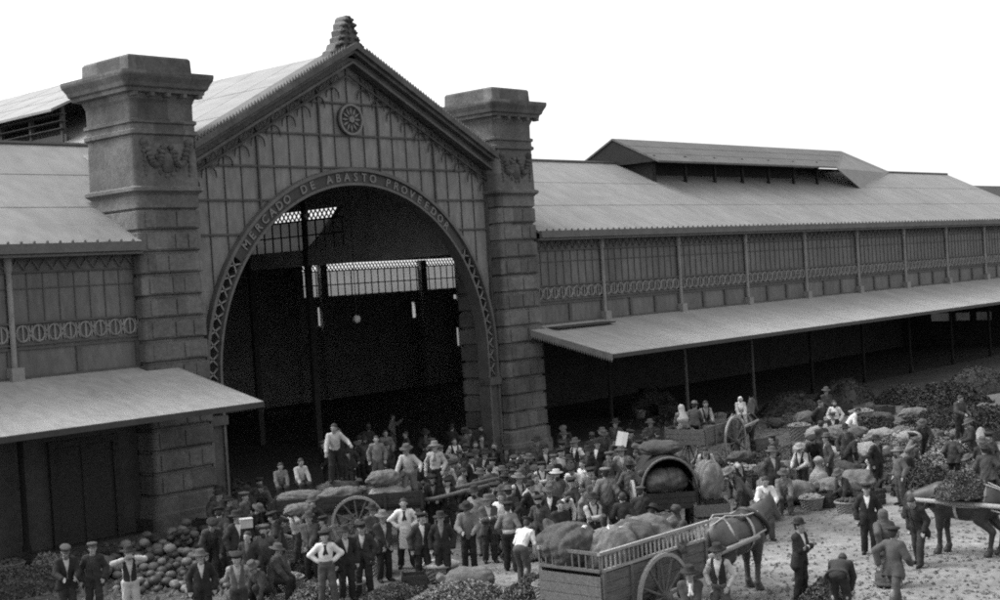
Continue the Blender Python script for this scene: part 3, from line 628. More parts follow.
def body_mesh(pose):
    k = ('body', pose)
    if k in PC: return PC[k]
    J = joints(pose); lo, hi = bounds(J); S = SDF(lo, hi, .0125); u, b, r = J['u'], J['b'], J['r']; BR = np.array([r, b, u])
    S.ell(J['pv']+u*.02, (.155, .11, .12), .03, BR); S.ell(J['pv']+u*.16, (.135, .10, .14), .05, BR); S.ell(J['ch'], (.150, .115, .17), .06, BR)
    S.cone(J['shL'], J['shR'], .054, .054, .05); [S.cone(J['nb']-u*.0-b*-.01, J['sh'+n]+u*.01, .045, .045, .04) for n in 'LR']; S.cone(J['nb']-u*.03, J['hc']-J['hu']*.04, .062, .052, .03)
    for n in 'LR':
        sh, el, ha, hi_, kn, an, fd = [J[q+n] for q in ('sh', 'el', 'ha', 'hi', 'kn', 'an', 'fd')]
        S.cone(sh, el, .052, .040, .03); S.cone(el, ha, .040, .026, .02)
        d = nrm(ha-el); side = nrm(np.cross(d, J['b'])); nb_ = np.cross(side, d); pc = ha+d*.05
        S.ell(pc, (.040, .017, .055), .012, np.array([side, nb_, d]))
        for q in range(4):
            o = side*(-.030+.020*q); L1 = (.040, .046, .043, .034)[q]; p0 = pc+d*.035+o; p1 = p0+d*L1+nb_*.006; p2 = p1+d*L1*.6+nb_*.022*(-1 if n == 'R' else 1)
            S.cone(p0, p1, .0105, .0100, .004); S.cone(p1, p2, .0100, .0088, .004)
        ts = -1 if n == 'L' else 1
        S.cone(pc+side*.028*ts-d*.02, pc+side*.058*ts+d*.025, .014, .012, .008); S.cone(pc+side*.058*ts+d*.025, pc+side*.055*ts+d*.05, .012, .010, .004)
        S.cone(hi_, kn, .088, .058, .05); S.cone(kn, an, .056, .038, .03); S.ell((kn+an)/2+np.array([0, .018, .07]), (.052, .055, .12), .03)
        S.cone(an+(0, .02, -.035), an+fd*.17+(0, 0, -.055), .042, .030, .02)
    hc, R = J['hc'], J['R']; hu, hf, hr = J['hu']*HS, J['hf']*HS, J['hr']*HS; S.rs = HS
    S.ell(hc+hu*.03-hf*.012, (.076, .095, .088), .02, R); S.ell(hc-hu*.045+hf*.025, (.056, .062, .072), .035, R)
    for s in (-1, 1):
        S.ell(hc+hf*.088+hr*s*.032+hu*.012, (.018, .014, .012), 0, R, True)
        S.ell(hc+hf*.074+hr*s*.032+hu*.010, (.013, .012, .012), .004, R); S.ell(hc-hf*.005+hr*s*.078+hu*.0, (.012, .022, .033), .008, R)
        S.cone(hc+hf*.082+hr*s*.015+hu*.032, hc+hf*.074+hr*s*.05+hu*.03, .009, .008, .008); S.ell(hc+hf*.06+hr*s*.04-hu*.02, (.02, .02, .022), .02, R)
    S.cone(hc+hf*.086+hu*.02, hc+hf*.108-hu*.022, .010, .015, .012); S.ell(hc+hf*.082-hu*.052, (.026, .012, .008), .006, R); S.ell(hc+hf*.072-hu*.092, (.024, .02, .018), .02, R)
    PC[k] = S.mesh('person_body'); return PC[k]
def cloth_mesh(kind, pose):
    k = (kind, pose)
    if k in PC: return PC[k]
    J = joints(pose); lo, hi = bounds(J, .24); u, b, r, pv = J['u'], J['b'], J['r'], J['pv']; BR = np.array([r, b, u]); h = .016
    S = SDF(lo, hi, h); tor = lambda P: (P-pv)@u; fr = lambda P: -((P-pv)@b); sx = lambda P: (P-pv)@r
    g = dict(shirt=.016, smock=.03, jacket=.030, vest=.026, trousers=.02, skirt=.02, apron=.0, sash=.03).get(kind, .02)
    def torso(g, low=0):
        S.ell(pv+u*.02, (.15+g, .11+g, .13+g+low), .03, BR); S.ell(pv+u*.16, (.135+g, .105+g, .15+g), .05, BR); S.ell(J['ch'], (.150+g, .118+g, .175+g), .06, BR); S.cone(J['shL'], J['shR'], .054+g, .054+g, .05); [S.cone(J['nb']-u*.02+b*.01, J['sh'+n]+u*.012, .045+g, .047+g, .04) for n in 'LR']
    if kind in ('shirt', 'smock', 'jacket'):
        torso(g, .05 if kind != 'shirt' else 0)
        for n in 'LR':
            e = J['el'+n]; ha = J['ha'+n]; d = nrm(ha-e); S.cone(J['sh'+n], e, .056+g, .050+g, .03); S.cone(e, ha-d*(.0 if kind == 'jacket' else .02), .050+g, .036+g, .02)
        if kind == 'jacket':
            for n, s in (('L', 1), ('R', -1)): S.cone(pv+r*s*.10-u*.0, pv+r*s*.12-u*.17-b*.0, .12, .14, .05)
        S.noise(.006, 26, len(pose)+3)
        top = .505 if kind != 'jacket' else .50
        S.clip(lambda P: np.where(np.abs(sx(P)) < .10, tor(P)-.535-np.clip(-fr(P), -.05, .06)*.4, -1))
        lowc = dict(shirt=.015, smock=-.14, jacket=-.20)[kind]
        legs = lambda P: lowc-tor(P)
        if pose in ('sit', 'bend', 'stoop', 'squat') or kind == 'shirt':
            lowc = max(lowc, -.06)
        # the lower edge only limits the trunk, not hanging sleeves
        G = S.grid(); dd = (lowc-tor(G)); near = np.abs(sx(G)) < .215
        for n in 'LR':
            a = J['el'+n]; c = J['ha'+n]; t = np.clip(((G-a)@(c-a))/((c-a)@(c-a)), 0, 1); dist = np.linalg.norm(G-a-t[..., None]*(c-a), axis=-1); near = near & (dist > .075)
        S.F = np.where(near, np.maximum(S.F, dd), S.F).astype(np.float32)
        if kind == 'jacket':
            w = .006+np.clip(tor(G)-.22, 0, 1)*.24+np.clip(.02-tor(G), 0, 1)*.35; op = np.maximum(np.abs(sx(G))-w, .05-fr(G)); S.F = np.maximum(S.F, -op).astype(np.float32)
    elif kind == 'vest':
        torso(g, .02); G = S.grid(); S.clip(lambda P: np.where(np.abs(sx(P)) < .10, tor(P)-.53, -1)); S.clip(lambda P: np.abs(sx(P))-.15); S.clip(lambda P: .03-tor(P))
        w = .008+np.clip(tor(G)-.17, 0, 1)*.24; S.F = np.maximum(S.F, -np.maximum(np.abs(sx(G))-w, .03-fr(G))).astype(np.float32)
    elif kind == 'trousers':
        S.ell(pv+u*.0, (.155+g, .115+g, .13), .03, BR)
        for n in 'LR':
            S.cone(J['hi'+n], J['kn'+n], .088+g, .068+g, .04); S.cone(J['kn'+n], J['an'+n]+np.array([0, 0, -.02]), .068+g, .060+g, .02)
        S.noise(.007, 24, len(pose)+7); S.clip(lambda P: np.where(np.linalg.norm(P-pv, axis=-1) < (.24 if pose in ('squat', 'sit') else 9), tor(P)-.10, -1)); S.clip(lambda P: .055-P[..., 2])
    elif kind == 'skirt':
        c = (J['anL']+J['anR'])/2; S.cone(pv, (c[0], c[1], .1), .15, .30, .03); S.ell(pv, (.16, .13, .14), .04, BR)
        S.noise(.014, 20, 4); S.clip(lambda P: tor(P)-.10); S.clip(lambda P: .05-P[..., 2])
    elif kind == 'apron':
        torso(.022, .0); S.cone(pv, pv+np.array([0, -.02, -.42]), .17, .19, .03); S.noise(.006, 22, 3); S.clip(lambda P: .055-fr(P)); S.clip(lambda P: tor(P)-.12); S.clip(lambda P: -.42-tor(P)); S.clip(lambda P: np.abs(sx(P))-.16)
    elif kind == 'sash':
        S.ell(pv+u*.07, (.182, .142, .15), .03, BR); S.clip(lambda P: np.abs(tor(P)-.06)-.055)
    elif kind == 'scarf':
        S.cone(J['nb']-b*.03+r*.05, J['nb']-b*.07-u*.06, .028, .03, .03); S.cone(J['nb']-b*.03-r*.05, J['nb']-b*.07-u*.06, .028, .03, .03); S.cone(J['nb']+b*.06-r*.04, J['nb']+b*.06+r*.04, .03, .03, .03)
        q = J['nb']-b*.10-u*.07; S.cone(q, q-u*.14+r*.035-b*.03, .022, .03, .01); S.cone(q, q-u*.15-r*.035-b*.03, .022, .03, .01)
    elif kind == 'shoes':
        for n in 'LR':
            an, fd = J['an'+n], J['fd'+n]; S.cone(an+(0, .02, -.035), an+fd*.18+(0, 0, -.052), .052, .040, .02); S.cone(an+(0, .01, .03), an, .05, .052, .02)
        S.clip(lambda P: .0-P[..., 2])
    elif kind in ('hair', 'beard', 'shawl'):
        hc, R = J['hc'], J['R']; hu, hf, hr = J['hu']*HS, J['hf']*HS, J['hr']*HS; S.rs = HS
        if kind == 'hair':
            S.ell(hc+hu*.035-hf*.016, (.084, .100, .092), .02, R); S.ell(hc-hu*.03-hf*.06, (.06, .04, .05), .03, R)
            S.noise(.003, 60, 5); S.clip(lambda P: np.minimum((P-hc)@hf-.03, 1)-np.clip((P-hc)@hu-.03, -.04, .08)*1.1); S.clip(lambda P: -.075-(P-hc)@hu)
        elif kind == 'beard':
            S.ell(hc-hu*.085+hf*.05, (.055, .05, .06), .02, R); S.cone(hc-hu*.042+hf*.095-hr*.03, hc-hu*.042+hf*.095+hr*.03, .013, .013, .01); S.noise(.004, 60, 6)
        else:
            S.ell(hc+hu*.02-hf*.02, (.10, .115, .12), .02, R); S.cone(hc-hu*.1-hf*.03, pv+u*.30, .10, .19, .05); S.noise(.006, 24, 6)
            S.clip(lambda P: np.where((P-hc)@hu > -.11, (P-hc)@hf-.055, -1)); S.clip(lambda P: .16-tor(P))
    PC[k] = S.mesh(kind); return PC[k]
HATS = {}
def hat_mesh(kind):
    if kind in HATS: return HATS[kind]
    b = MB()
    if kind == 'felt_hat':
        b.lathe([(.10, .0), (.165, -.012), (.170, -.006), (.10, .012), (.092, .015), (.088, .08), (.07, .105), (.02, .092)], n=20, sy=1.12)
    elif kind == 'straw_hat':
        b.lathe([(.10, .0), (.175, .0), (.178, .008), (.10, .012), (.090, .015), (.088, .085), (.02, .09)], n=20, sy=1.1)
    elif kind == 'bowler':
        b.lathe([(.10, .0), (.135, .012), (.137, .02), (.10, .014), (.093, .02), (.09, .07), (.07, .11), (.02, .122)], n=20, sy=1.12)
    elif kind == 'beret':
        b.lathe([(.088, -.01), (.092, .015), (.135, .04), (.128, .062), (.06, .078), (.012, .085), (.005, .095)], n=20, sy=1.08)
    elif kind == 'peaked_cap':
        b.lathe([(.088, -.01), (.094, .02), (.098, .035), (.112, .055), (.10, .072), (.03, .078)], n=20, sy=1.12)
        b.add([(.075*s_, y, z) for s_, y, z in ((-1, -.07, .0), (-.9, -.135, -.012), (0, -.165, -.018), (.9, -.135, -.012), (1, -.07, 0), (-1, -.07, .01), (-.9, -.135, -.004), (0, -.165, -.009), (.9, -.135, -.004), (1, -.07, .01))], [(0, 1, 2, 3, 4), (9, 8, 7, 6, 5), (0, 5, 6, 1), (1, 6, 7, 2), (2, 7, 8, 3), (3, 8, 9, 4)])
    HATS[kind] = b.mesh(kind, True); return HATS[kind]
from mathutils import Matrix as MX
def face(px, py, deg):      # heading so that the figure looks at the camera (deg 0), to the right of the picture (90), away (180) ...
    to_cam = atan2(-py, -px); a = to_cam+radians(deg); return a+pi/2
def person(label, hx, hy, pose='stand', deg=0, base=0.0, top='jacket', topm='darkc', legs='midc', shirt='white', hat=None, hatm='blackc', extra=(), beard=False, s=1.0, group=None, skirt=False, pos=None, hid=False):
    J = joints(pose); top_z = (J['hc'][2]+.14)*s
    if pos is None:
        x, y = onz(hx, hy, base+top_z); off = J['hc'][:2]*s; a = face(x, y, deg); x -= off[0]*cos(a)-off[1]*sin(a); y -= off[0]*sin(a)+off[1]*cos(a)
    else:
        x, y = pos; a = face(x, y, deg)
    if top in ('jacket', 'vest') and shirt == 'white': shirt = ('white', 'cream', 'sack_l', 'cream')[len(label) % 4]
    o = put('person', body_mesh(pose), 'skin', None, (x, y, base), a); o.scale = (s, s, s); tag(o, label, 'person', group)
    if top == 'smock': put('smock', cloth_mesh('smock', pose), topm, o)
    else:
        put('shirt', cloth_mesh('shirt', pose), shirt, o)
        if top in ('jacket', 'vest'): put(dict(jacket='jacket', vest='waistcoat')[top], cloth_mesh(top, pose), topm, o)
    put('skirt' if skirt else 'trousers', cloth_mesh('skirt' if skirt else 'trousers', pose), legs, o)
    if not skirt: put('shoes', cloth_mesh('shoes', pose), 'blackc', o)
    if hat == 'shawl': put('shawl', cloth_mesh('shawl', pose), hatm, o)
    else:
        put('hair', cloth_mesh('hair', pose), 'hair', o)
        if hat:
            h = put(hat, hat_mesh(hat), hatm, o); p = J['hc']+J['hu']*.07-J['hf']*.012; hr, hf, hu = J['hr'], J['hf'], J['hu']; x_ = np.cross(-hf, hu)*HS; hf = hf*HS; hu = hu*HS
            h.matrix_local = MX(((x_[0], -hf[0], hu[0], p[0]), (x_[1], -hf[1], hu[1], p[1]), (x_[2], -hf[2], hu[2], p[2]), (0, 0, 0, 1)))
    if beard: put('beard', cloth_mesh('beard', pose), 'greyc' if beard == 'grey' else 'hair', o)
    for e in extra:
        em = 'blackc'
        if ':' in e: e, em = e.split(':')
        put({'scarf': 'neckerchief'}.get(e, e), cloth_mesh(e, pose), em, o)
    return o
# ================================================================== horses
def horse_mesh(kind):
    k = ('horse', kind)
    if k in PC: return PC[k]
    S = SDF((-1.25, -.5, -.02), (1.95, .5, 2.35), .024)
    S.ell((-.52, 0, 1.20), (.39, .31, .36)); S.ell((-.05, 0, 1.12), (.64, .33, .37), .08); S.ell((.45, 0, 1.18), (.36, .28, .39), .08); S.ell((.38, 0, 1.42), (.22, .10, .12), .1); S.ell((-.55, 0, 1.42), (.2, .17, .12), .08)
    if kind == 'up': n1, h0, h1 = (.98, 0, 1.80), (1.0, 0, 1.90), (1.38, 0, 1.55)
    elif kind == 'level': n1, h0, h1 = (1.12, 0, 1.55), (1.14, 0, 1.63), (1.48, 0, 1.25)
    else: n1, h0, h1 = (1.16, 0, 1.18), (1.18, 0, 1.24), (1.36, 0, .80)
    n1, h0, h1 = map(np.array, (n1, h0, h1)); S.cone((.55, 0, 1.30), n1, .29, .17, .1, (np.array([0, 1., 0]), 1.35))
    S.cone(h0, h1, .15, .085, .06, (np.array([0, 1., 0]), 1.2)); d = nrm(h1-h0); S.ell(h0+d*.12+(-.02, 0, -.05), (.15, .09, .13), .05); S.ell(h1-d*.01, (.09, .075, .085), .03)
    for s in (-1, 1):
        e = h0+np.array([-.02, .06*s, .09]); S.cone(e, e+nrm((-.1, .25*s, 1))*.13, .035, .012, .02)
        S.ell(h1+(.035, .045*s, .02), (.014, .012, .014), 0, None, True)
        f = .03*s; S.cone((.48, .15*s, 1.05), (.50+f, .15*s, .62), .16, .082, .06); S.ell((.50+f, .15*s, .60), (.082, .072, .09), .03); S.cone((.50+f, .15*s, .56), (.49+f*2, .15*s, .17), .062, .052, .02); S.ell((.49+f*2, .15*s, .16), (.07, .064, .06), .02); S.cone((.50+f*2, .15*s, .13), (.55+f*2, .15*s, .03), .066, .092, .02)
        f = .07*s; S.cone((-.52, .15*s, 1.12), (-.44+f, .17*s, .84), .24, .15, .07); S.cone((-.44+f, .17*s, .84), (-.70+f, .16*s, .56), .14, .078, .05); S.ell((-.70+f, .16*s, .56), (.085, .066, .09), .02); S.cone((-.70+f, .16*s, .54), (-.63+f, .16*s, .17), .066, .052, .02); S.ell((-.63+f, .16*s, .16), (.07, .064, .06), .02); S.cone((-.63+f, .16*s, .13), (-.57+f, .16*s, .03), .066, .092, .02)
    S.clip(lambda P: -P[..., 2]); PC[k] = S.mesh('horse_body')
    S = SDF((-1.35, -.3, .3), (1.7, .3, 2.4), .024); S.cone((-.84, 0, 1.32), (-.98, 0, 1.05), .05, .07, .04); S.cone((-.98, 0, 1.05), (-.95, 0, .55), .08, .03, .04); S.noise(.008, 40, 3); PC[('tail', kind)] = S.mesh('tail')
    S = SDF((0, -.3, .8), (1.7, .3, 2.4), .024); up = n1-np.array([.55, 0, 1.3]); pn = nrm((-up[2], 0, up[0]))
    S.cone(np.array([.45, 0, 1.38])+pn*.14, n1+pn*.13, .04, .05, .03, None); S.cone(np.array([.5, -.06, 1.36])+pn*.08, n1+pn*.05+(0, -.07, 0), .05, .05, .03); S.noise(.010, 40, 3); PC[('mane', kind)] = S.mesh('mane')
    return PC[k]
def horse(label, x, y, rz, kind='up', m='horse', s=1.0, harness=True, pack=False, group=None):
    o = put('horse', horse_mesh(kind), m, None, (x, y, 0), rz); o.scale = (s, s, s); tag(o, label, 'horse', group)
    put('tail', PC[('tail', kind)], 'mane', o); put('mane', PC[('mane', kind)], 'mane', o)
    if harness:
        b = MB(); c = np.array([.60, 0, 1.30]); ax = nrm((.6, 0, .55)); pn = np.cross(ax, (0, 1, 0))
        b.tube([c+np.array([0, .31, 0])*cos(t)+pn*.39*sin(t) for t in np.linspace(0, 2*pi, 21)], .05, 7, False); b.build('harness_collar', 'leather', o, True)
        for xx, rz_, ry in ((.12, .385, .345), (-.55, .385, .325)):
            b = MB(); P = [(xx, ry*cos(t)*1.03, 1.16+rz_*sin(t)) for t in np.linspace(-.35*pi if xx > 0 else 0, (1.35 if xx > 0 else 1)*pi, 19)]
            for p, q in zip(P[:-1], P[1:]): b.bar(p, q, .07, .02, (p[0], p[1], p[2]-1.16))
            b.build('girth_strap', 'strap_l', o)
        b = MB()
        for s_ in (-1, 1): b.tube([(.55, .33*s_, 1.18), (0, .365*s_, 1.12), (-.5, .35*s_, 1.12), (-.97, .26*s_, .98)], .018, 5)
        for s_ in (-1, 1): b.tube([(.5, .2*s_, 1.53), (.1, .2*s_, 1.52), (-.5, .14*s_, 1.60), (-.87, .06*s_, 1.46)], .014, 5)
        b.build('trace', 'strap_l', o)
        b = MB(); b.prism([(-.05, -.2, 1.44), (.3, -.2, 1.46), (.3, 0, 1.55), (-.05, 0, 1.52)], (0, 0, 1), .05); b.prism([(-.05, 0, 1.52), (.3, 0, 1.55), (.3, .2, 1.46), (-.05, .2, 1.44)], (0, 0, 1), .05); b.build('saddle_pad', 'leather', o)
    return o
# ================================================================== goods
def sack_mesh(i):
    k = ('sack', i)
    if k in PC: return PC[k]
    r = np.random.default_rng(i+20); S = SDF((-.75, -.45, -.05), (.75, .45, .62), .03)
    S.ell((0, 0, .24), (.50, .27, .235), .05); S.ell((-.22, .02, .22), (.30, .28, .21), .1); S.ell((.22, -.02, .23), (.29, .27, .22), .1)
    S.cone((.44, 0, .25), (.60, .02, .30), .07, .10, .05)
    if i % 2: S.cone((-.44, 0, .25), (-.58, -.02, .22), .06, .06, .05)
    for q in range(6): c = r.uniform(-1, 1, 3)*(.35, .18, .14)+(0, 0, .24); S.ell(c, (.13, .12, .11), .09)
    G = S.grid(); an = np.arctan2(G[..., 2]-.24, G[..., 1])
    S.F = (S.F+.011*np.sin(8*an+2.5*np.sin(G[..., 0]*6+i))*np.clip(np.abs(G[..., 0])*2.4, 0, 1)).astype(np.float32)
    S.noise(.020, 15, i+3); S.noise(.005, 45, i); S.clip(lambda P: .0-P[..., 2]); PC[k] = S.mesh('sack'); return PC[k]
def bale_mesh(i):          # big round bundle
    k = ('bale', i)
    if k in PC: return PC[k]
    S = SDF((-.9, -.75, -.05), (.9, .75, 1.15), .035); S.ell((0, 0, .48), (.72, .58, .46), .08); S.ell((.25, .05, .42), (.42, .5, .40), .15); S.ell((-.3, 0, .45), (.40, .5, .42), .15)
    S.cone((.55, 0, .62), (.70, 0, .78), .10, .13, .08); G = S.grid(); bands = sum(np.exp(-((G[..., 0]*cos(.2*q)+G[..., 1]*sin(.2*q)-c)/.035)**2) for q, c in enumerate((-.38, -.02, .33))); an = np.arctan2(G[..., 2]-.46, G[..., 1])
    S.F = (S.F+.035*bands+.012*np.sin(9*an+3*np.sin(G[..., 0]*5+i))*np.clip(np.abs(G[..., 0])*2, 0, 1)).astype(np.float32)
    S.noise(.034, 9, i+9); S.noise(.008, 40, i+2); S.clip(lambda P: -P[..., 2]); PC[k] = S.mesh('bale'); return PC[k]
def standing_sack_mesh(i):
    k = ('ssack', i)
    if k in PC: return PC[k]
    S = SDF((-.4, -.4, -.05), (.4, .4, 1.05), .028); S.ell((0, 0, .33), (.25, .23, .36), .05); S.ell((.02, 0, .18), (.28, .26, .2), .1); S.cone((0, 0, .66), (0, 0, .78), .09, .06, .06); S.cone((0, 0, .78), (.02, 0, .9), .05, .12, .03)
    S.noise(.013, 17, i+5); S.clip(lambda P: -P[..., 2]); PC[k] = S.mesh('standing_sack'); return PC[k]
def thing_mesh(name, me, m, label, cat, loc, rz=0, s=1.0, group=None, tilt=None):
    o = put(name, me, m, None, loc, rz); o.scale = (s, s, s) if not hasattr(s, '__len__') else s
    if tilt: o.rotation_euler.x, o.rotation_euler.y = tilt
    return tag(o, label, cat, group)
def basket(label, x, y, z=0, r=.34, h=.36, fill='leaf', m='wicker', group=None, rz=0, name='basket'):
    t = tag(empty(name, (x, y, z), rz), label, 'basket', group); b = MB(); n = 24; rings = 9; vs = []; fs = []
    for i in range(rings+1):
        for k in range(n):
            rr = r*(.78+.22*i/rings)+.008*(1 if (i+k) % 2 else -1); vs.append((rr*cos(2*pi*k/n), rr*sin(2*pi*k/n), h*i/rings))
    for i in range(rings): fs += [(i*n+k, i*n+(k+1) % n, (i+1)*n+(k+1) % n, (i+1)*n+k) for k in range(n)]
    fs.append(tuple(range(n))[::-1]); b.add(vs, fs); b.lathe([(r*.99, h-.03), (r*1.07, h-.01), (r*1.05, h+.02), (r*.95, h+.01)], n=24); b.build('weave', m, t)
    b = MB(); rr = random.Random(len(label)*7+int(abs(x)*10))
    if fill == 'cloth':
        b.lathe([(r*.98, h-.02), (r*.9, h+.05), (r*.5, h+.10), (.02, h+.11)], n=18); b.build('cloth_cover', 'cream', t, True)
    else:
        for q in range(34):
            a = rr.uniform(0, 6.28); d = r*.9*sqrt(rr.random()); zz = h-.02+.10*(1-(d/r)**2); b.lathe([(0, -.06), (.05, -.035), (.065, 0), (.05, .035), (0, .06)], (d*cos(a), d*sin(a), zz), 7)
        b.build('produce', fill, t, True)
    return t
def wheel(parent, c, r, axis=1, n=12, m='wood', rim_m='wood_l', w=.07, name='wheel'):
    """wheel in the parent's local XZ plane"""
    e = bpy.data.objects.new(name, None); COL.objects.link(e); e.parent = parent; e.location = c; e.empty_display_size = .1
    b = MB(); vs = []; fs = []; k = 36
    for rr, yy in ((r-.075, -w/2), (r, -w/2), (r, w/2), (r-.075, w/2)): vs += [(rr*cos(2*pi*i/k), yy, rr*sin(2*pi*i/k)) for i in range(k)]
    for j in range(4): fs += [(j*k+i, j*k+(i+1) % k, ((j+1) % 4)*k+(i+1) % k, ((j+1) % 4)*k+i) for i in range(k)]
    b.add(vs, fs); b.build('rim', rim_m, e)
    for i in range(n):
        a = 2*pi*i/n+.1; s = MB(); s.tube([(.09*cos(a), 0, .09*sin(a)), ((r-.06)*cos(a), 0, (r-.06)*sin(a))], [.032, .022], 6); s.build('spoke', m, e)
    h = MB(); h.tube([(0, -.17, 0), (0, -.14, 0), (0, .12, 0), (0, .15, 0)], [.06, .10, .12, .08], 12); h.build('hub', m, e); return e
def cart(label, x, y, rz, L=3.0, W=1.4, zb=.95, hs=.5, rail=.4, r=.8, m='wood', shaft=2.3, shz=(1.0, 1.15), name='cart', wx=0.0, slats=True, rm='wood', sm='wood_l', rimm='wood_l', sc=0.0):
    """two-wheeled cart; local +X is the way it travels"""
    t = tag(empty(name, (x, y, 0), rz), label, 'cart')
    b = MB(); b.box(-L/2, L/2, -W/2, W/2, zb, zb+.06); 
    for s in (-1, 1): b.box(-L/2, L/2, s*(W/2-.12)-.05, s*(W/2-.12)+.05, zb-.12, zb-.002)
    b.build('bed', m, t)
    for s in (-1, 1):
        b = MB(); k = max(2, int(hs/.16))
        for i in range(k): b.box(-L/2, L/2, s*W/2-.02, s*W/2+.02, zb+.065+i*hs/k, zb+.055+(i+1)*hs/k)
        for i in range(5): xx = -L/2+.04+(L-.08)*i/4; b.box(xx-.04, xx+.04, s*(W/2+.04)-.018, s*(W/2+.04)+.018, zb-.1, zb+hs+.08)
        b.build('side_board', m, t)
        if rail:
            b = MB(); z0 = zb+hs+.06; b.bar((-L/2-.05, s*W/2, z0+rail), (L/2+.15, s*W/2, z0+rail), .07, .06); b.bar((-L/2, s*W/2, z0+.05), (L/2, s*W/2, z0+.05), .07, .05)
            k = int(L/.14)
            for i in range(k+1): xx = -L/2+.03+(L-.06)*i/k; b.bar((xx, s*W/2, z0+.06), (xx, s*W/2, z0+rail-.02), .03, .03)
            b.build('side_rail', 'wood_l' if s == -1 else rm, t)
        wheel(t, (wx, s*(W/2+.2), r), r, rim_m=rimm)
        if shaft:
            b = MB(); b.tube([(L/2-.4, sc+s*.47, shz[0]), (L/2+.3, sc+s*.47, shz[0]+.02), (L/2+shaft, sc+s*.45, shz[1])], [.055, .065, .05], 8); b.build('shaft', sm, t, True)
    b = MB(); k = 3
    for i in range(k): b.box(-L/2-.04, -L/2, -W/2, W/2, zb+i*hs/k+.01, zb+(i+1)*hs/k)
    if rail:
        z0 = zb+hs+.06; b.bar((-L/2-.02, -W/2, z0+.05), (-L/2-.02, W/2, z0+.05), .05, .06); b.bar((-L/2-.02, -W/2, z0+rail), (-L/2-.02, W/2, z0+rail), .05, .06)
        for i in range(10): yy = -W/2+W*i/9; b.bar((-L/2-.02, yy, z0+.06), (-L/2-.02, yy, z0+rail), .03, .03)
    b.build('tailboard', m, t)
    b = MB(); b.box(L/2, L/2+.04, -W/2, W/2, zb+.01, zb+hs); b.build('front_board', m, t)
    b = MB(); b.box(wx-.05, wx+.05, -W/2-.19, W/2+.19, r-.05, r+.05); b.box(wx-.06, wx+.06, -W/2+.05, -W/2+.15, r+.051, zb-.13); b.box(wx-.06, wx+.06, W/2-.15, W/2-.05, r+.051, zb-.13); b.build('axle', 'iron_dark', t); return t
def loc(t, x, y):      # cart-local to world
    a = t.rotation_euler.z; return t.location.x+x*cos(a)-y*sin(a), t.location.y+x*sin(a)+y*cos(a)
def leafmound(name, label, x, y, rx, ry, h, m, n=900, leaf=.16, kind='stuff', cat='heap', seed=1, rz=0, core='leaf_d', round_=False):
    r = np.random.default_rng(seed); b = MB(); V = []; Fc = []
    k = 36; NR = 12; vs = [(0, 0, h)]; ph = r.uniform(0, 6, 6)
    dome = lambda t: h*(max(0, 1-min(t, 1)**1.9))**.85
    lump = lambda t, a: 1+t*(.09*sin(2*a+ph[0])+.07*sin(3*a+ph[1])+.05*sin(7*a+ph[2]))
    up_ = lambda t, a: 1+.14*sin(3*a+ph[3]+5*t)*min(1, t*2)+.10*sin(5*a+ph[4]-7*t)*min(1, t*2)
    for i in range(1, NR+1):
        for j in range(k):
            t = i/NR; a = 2*pi*j/k; q = lump(t, a)*t*.97; vs.append((rx*q*cos(a), ry*q*sin(a), dome(t)*up_(t, a)*.96 if i < NR else -.02))
    b.add(vs, [(0, 1+j, 1+(j+1) % k) for j in range(k)]+[(1+(i-1)*k+j, 1+i*k+j, 1+i*k+(j+1) % k, 1+(i-1)*k+(j+1) % k) for i in range(1, NR) for j in range(k)]); ncore = len(b.f)
    n = int(n*3.6); leaf *= .58
    for q in range(n):
        a = r.uniform(0, 2*pi); t = sqrt(r.random())*1.04; L_ = leaf*r.uniform(.5, 1.4); zz = dome(t)*up_(min(t, 1), a); e = lump(t, a)*t; p = np.array([rx*e*cos(a), ry*e*sin(a), max(zz, .01)+r.uniform(-.02, L_*.35)])
        u = nrm(r.normal(size=3)*(1, 1, .7)); v = nrm(np.cross(u, r.normal(size=3))); w_ = L_*r.uniform(.4, .8)
        up = np.cross(u, v)*L_*.22
        b.add([p-u*L_/2, p-v*w_/2+up, p+u*L_/2, p+v*w_/2+up], [(0, 1, 2), (0, 2, 3)])
    o = b.build(name, m); o.data.materials.append(MT[core]); mi = [1]*ncore+[0]*(len(b.f)-ncore); o.data.polygons.foreach_set('material_index', mi); o.location = (x, y, 0); o.rotation_euler.z = rz; return tag(o, label, cat, None, kind)
MEL = []
for i in range(3):
    b = MB(); n = 24; prof = [(.0, -.13)]; 
    prof = [(.145*sin(pi*j/10)*(1+.0), -.118*cos(pi*j/10)) for j in range(11)]
    b.lathe([(max(p[0], .004), p[1]) for p in prof], n=n); b.v = [(p[0]*(1+.05*(abs(cos(5*atan2(p[1], p[0]))))), p[1]*(1+.05*(abs(cos(5*atan2(p[1], p[0]))))), p[2]+.118) for p in b.v]
    MEL.append(b.mesh('melon', True))
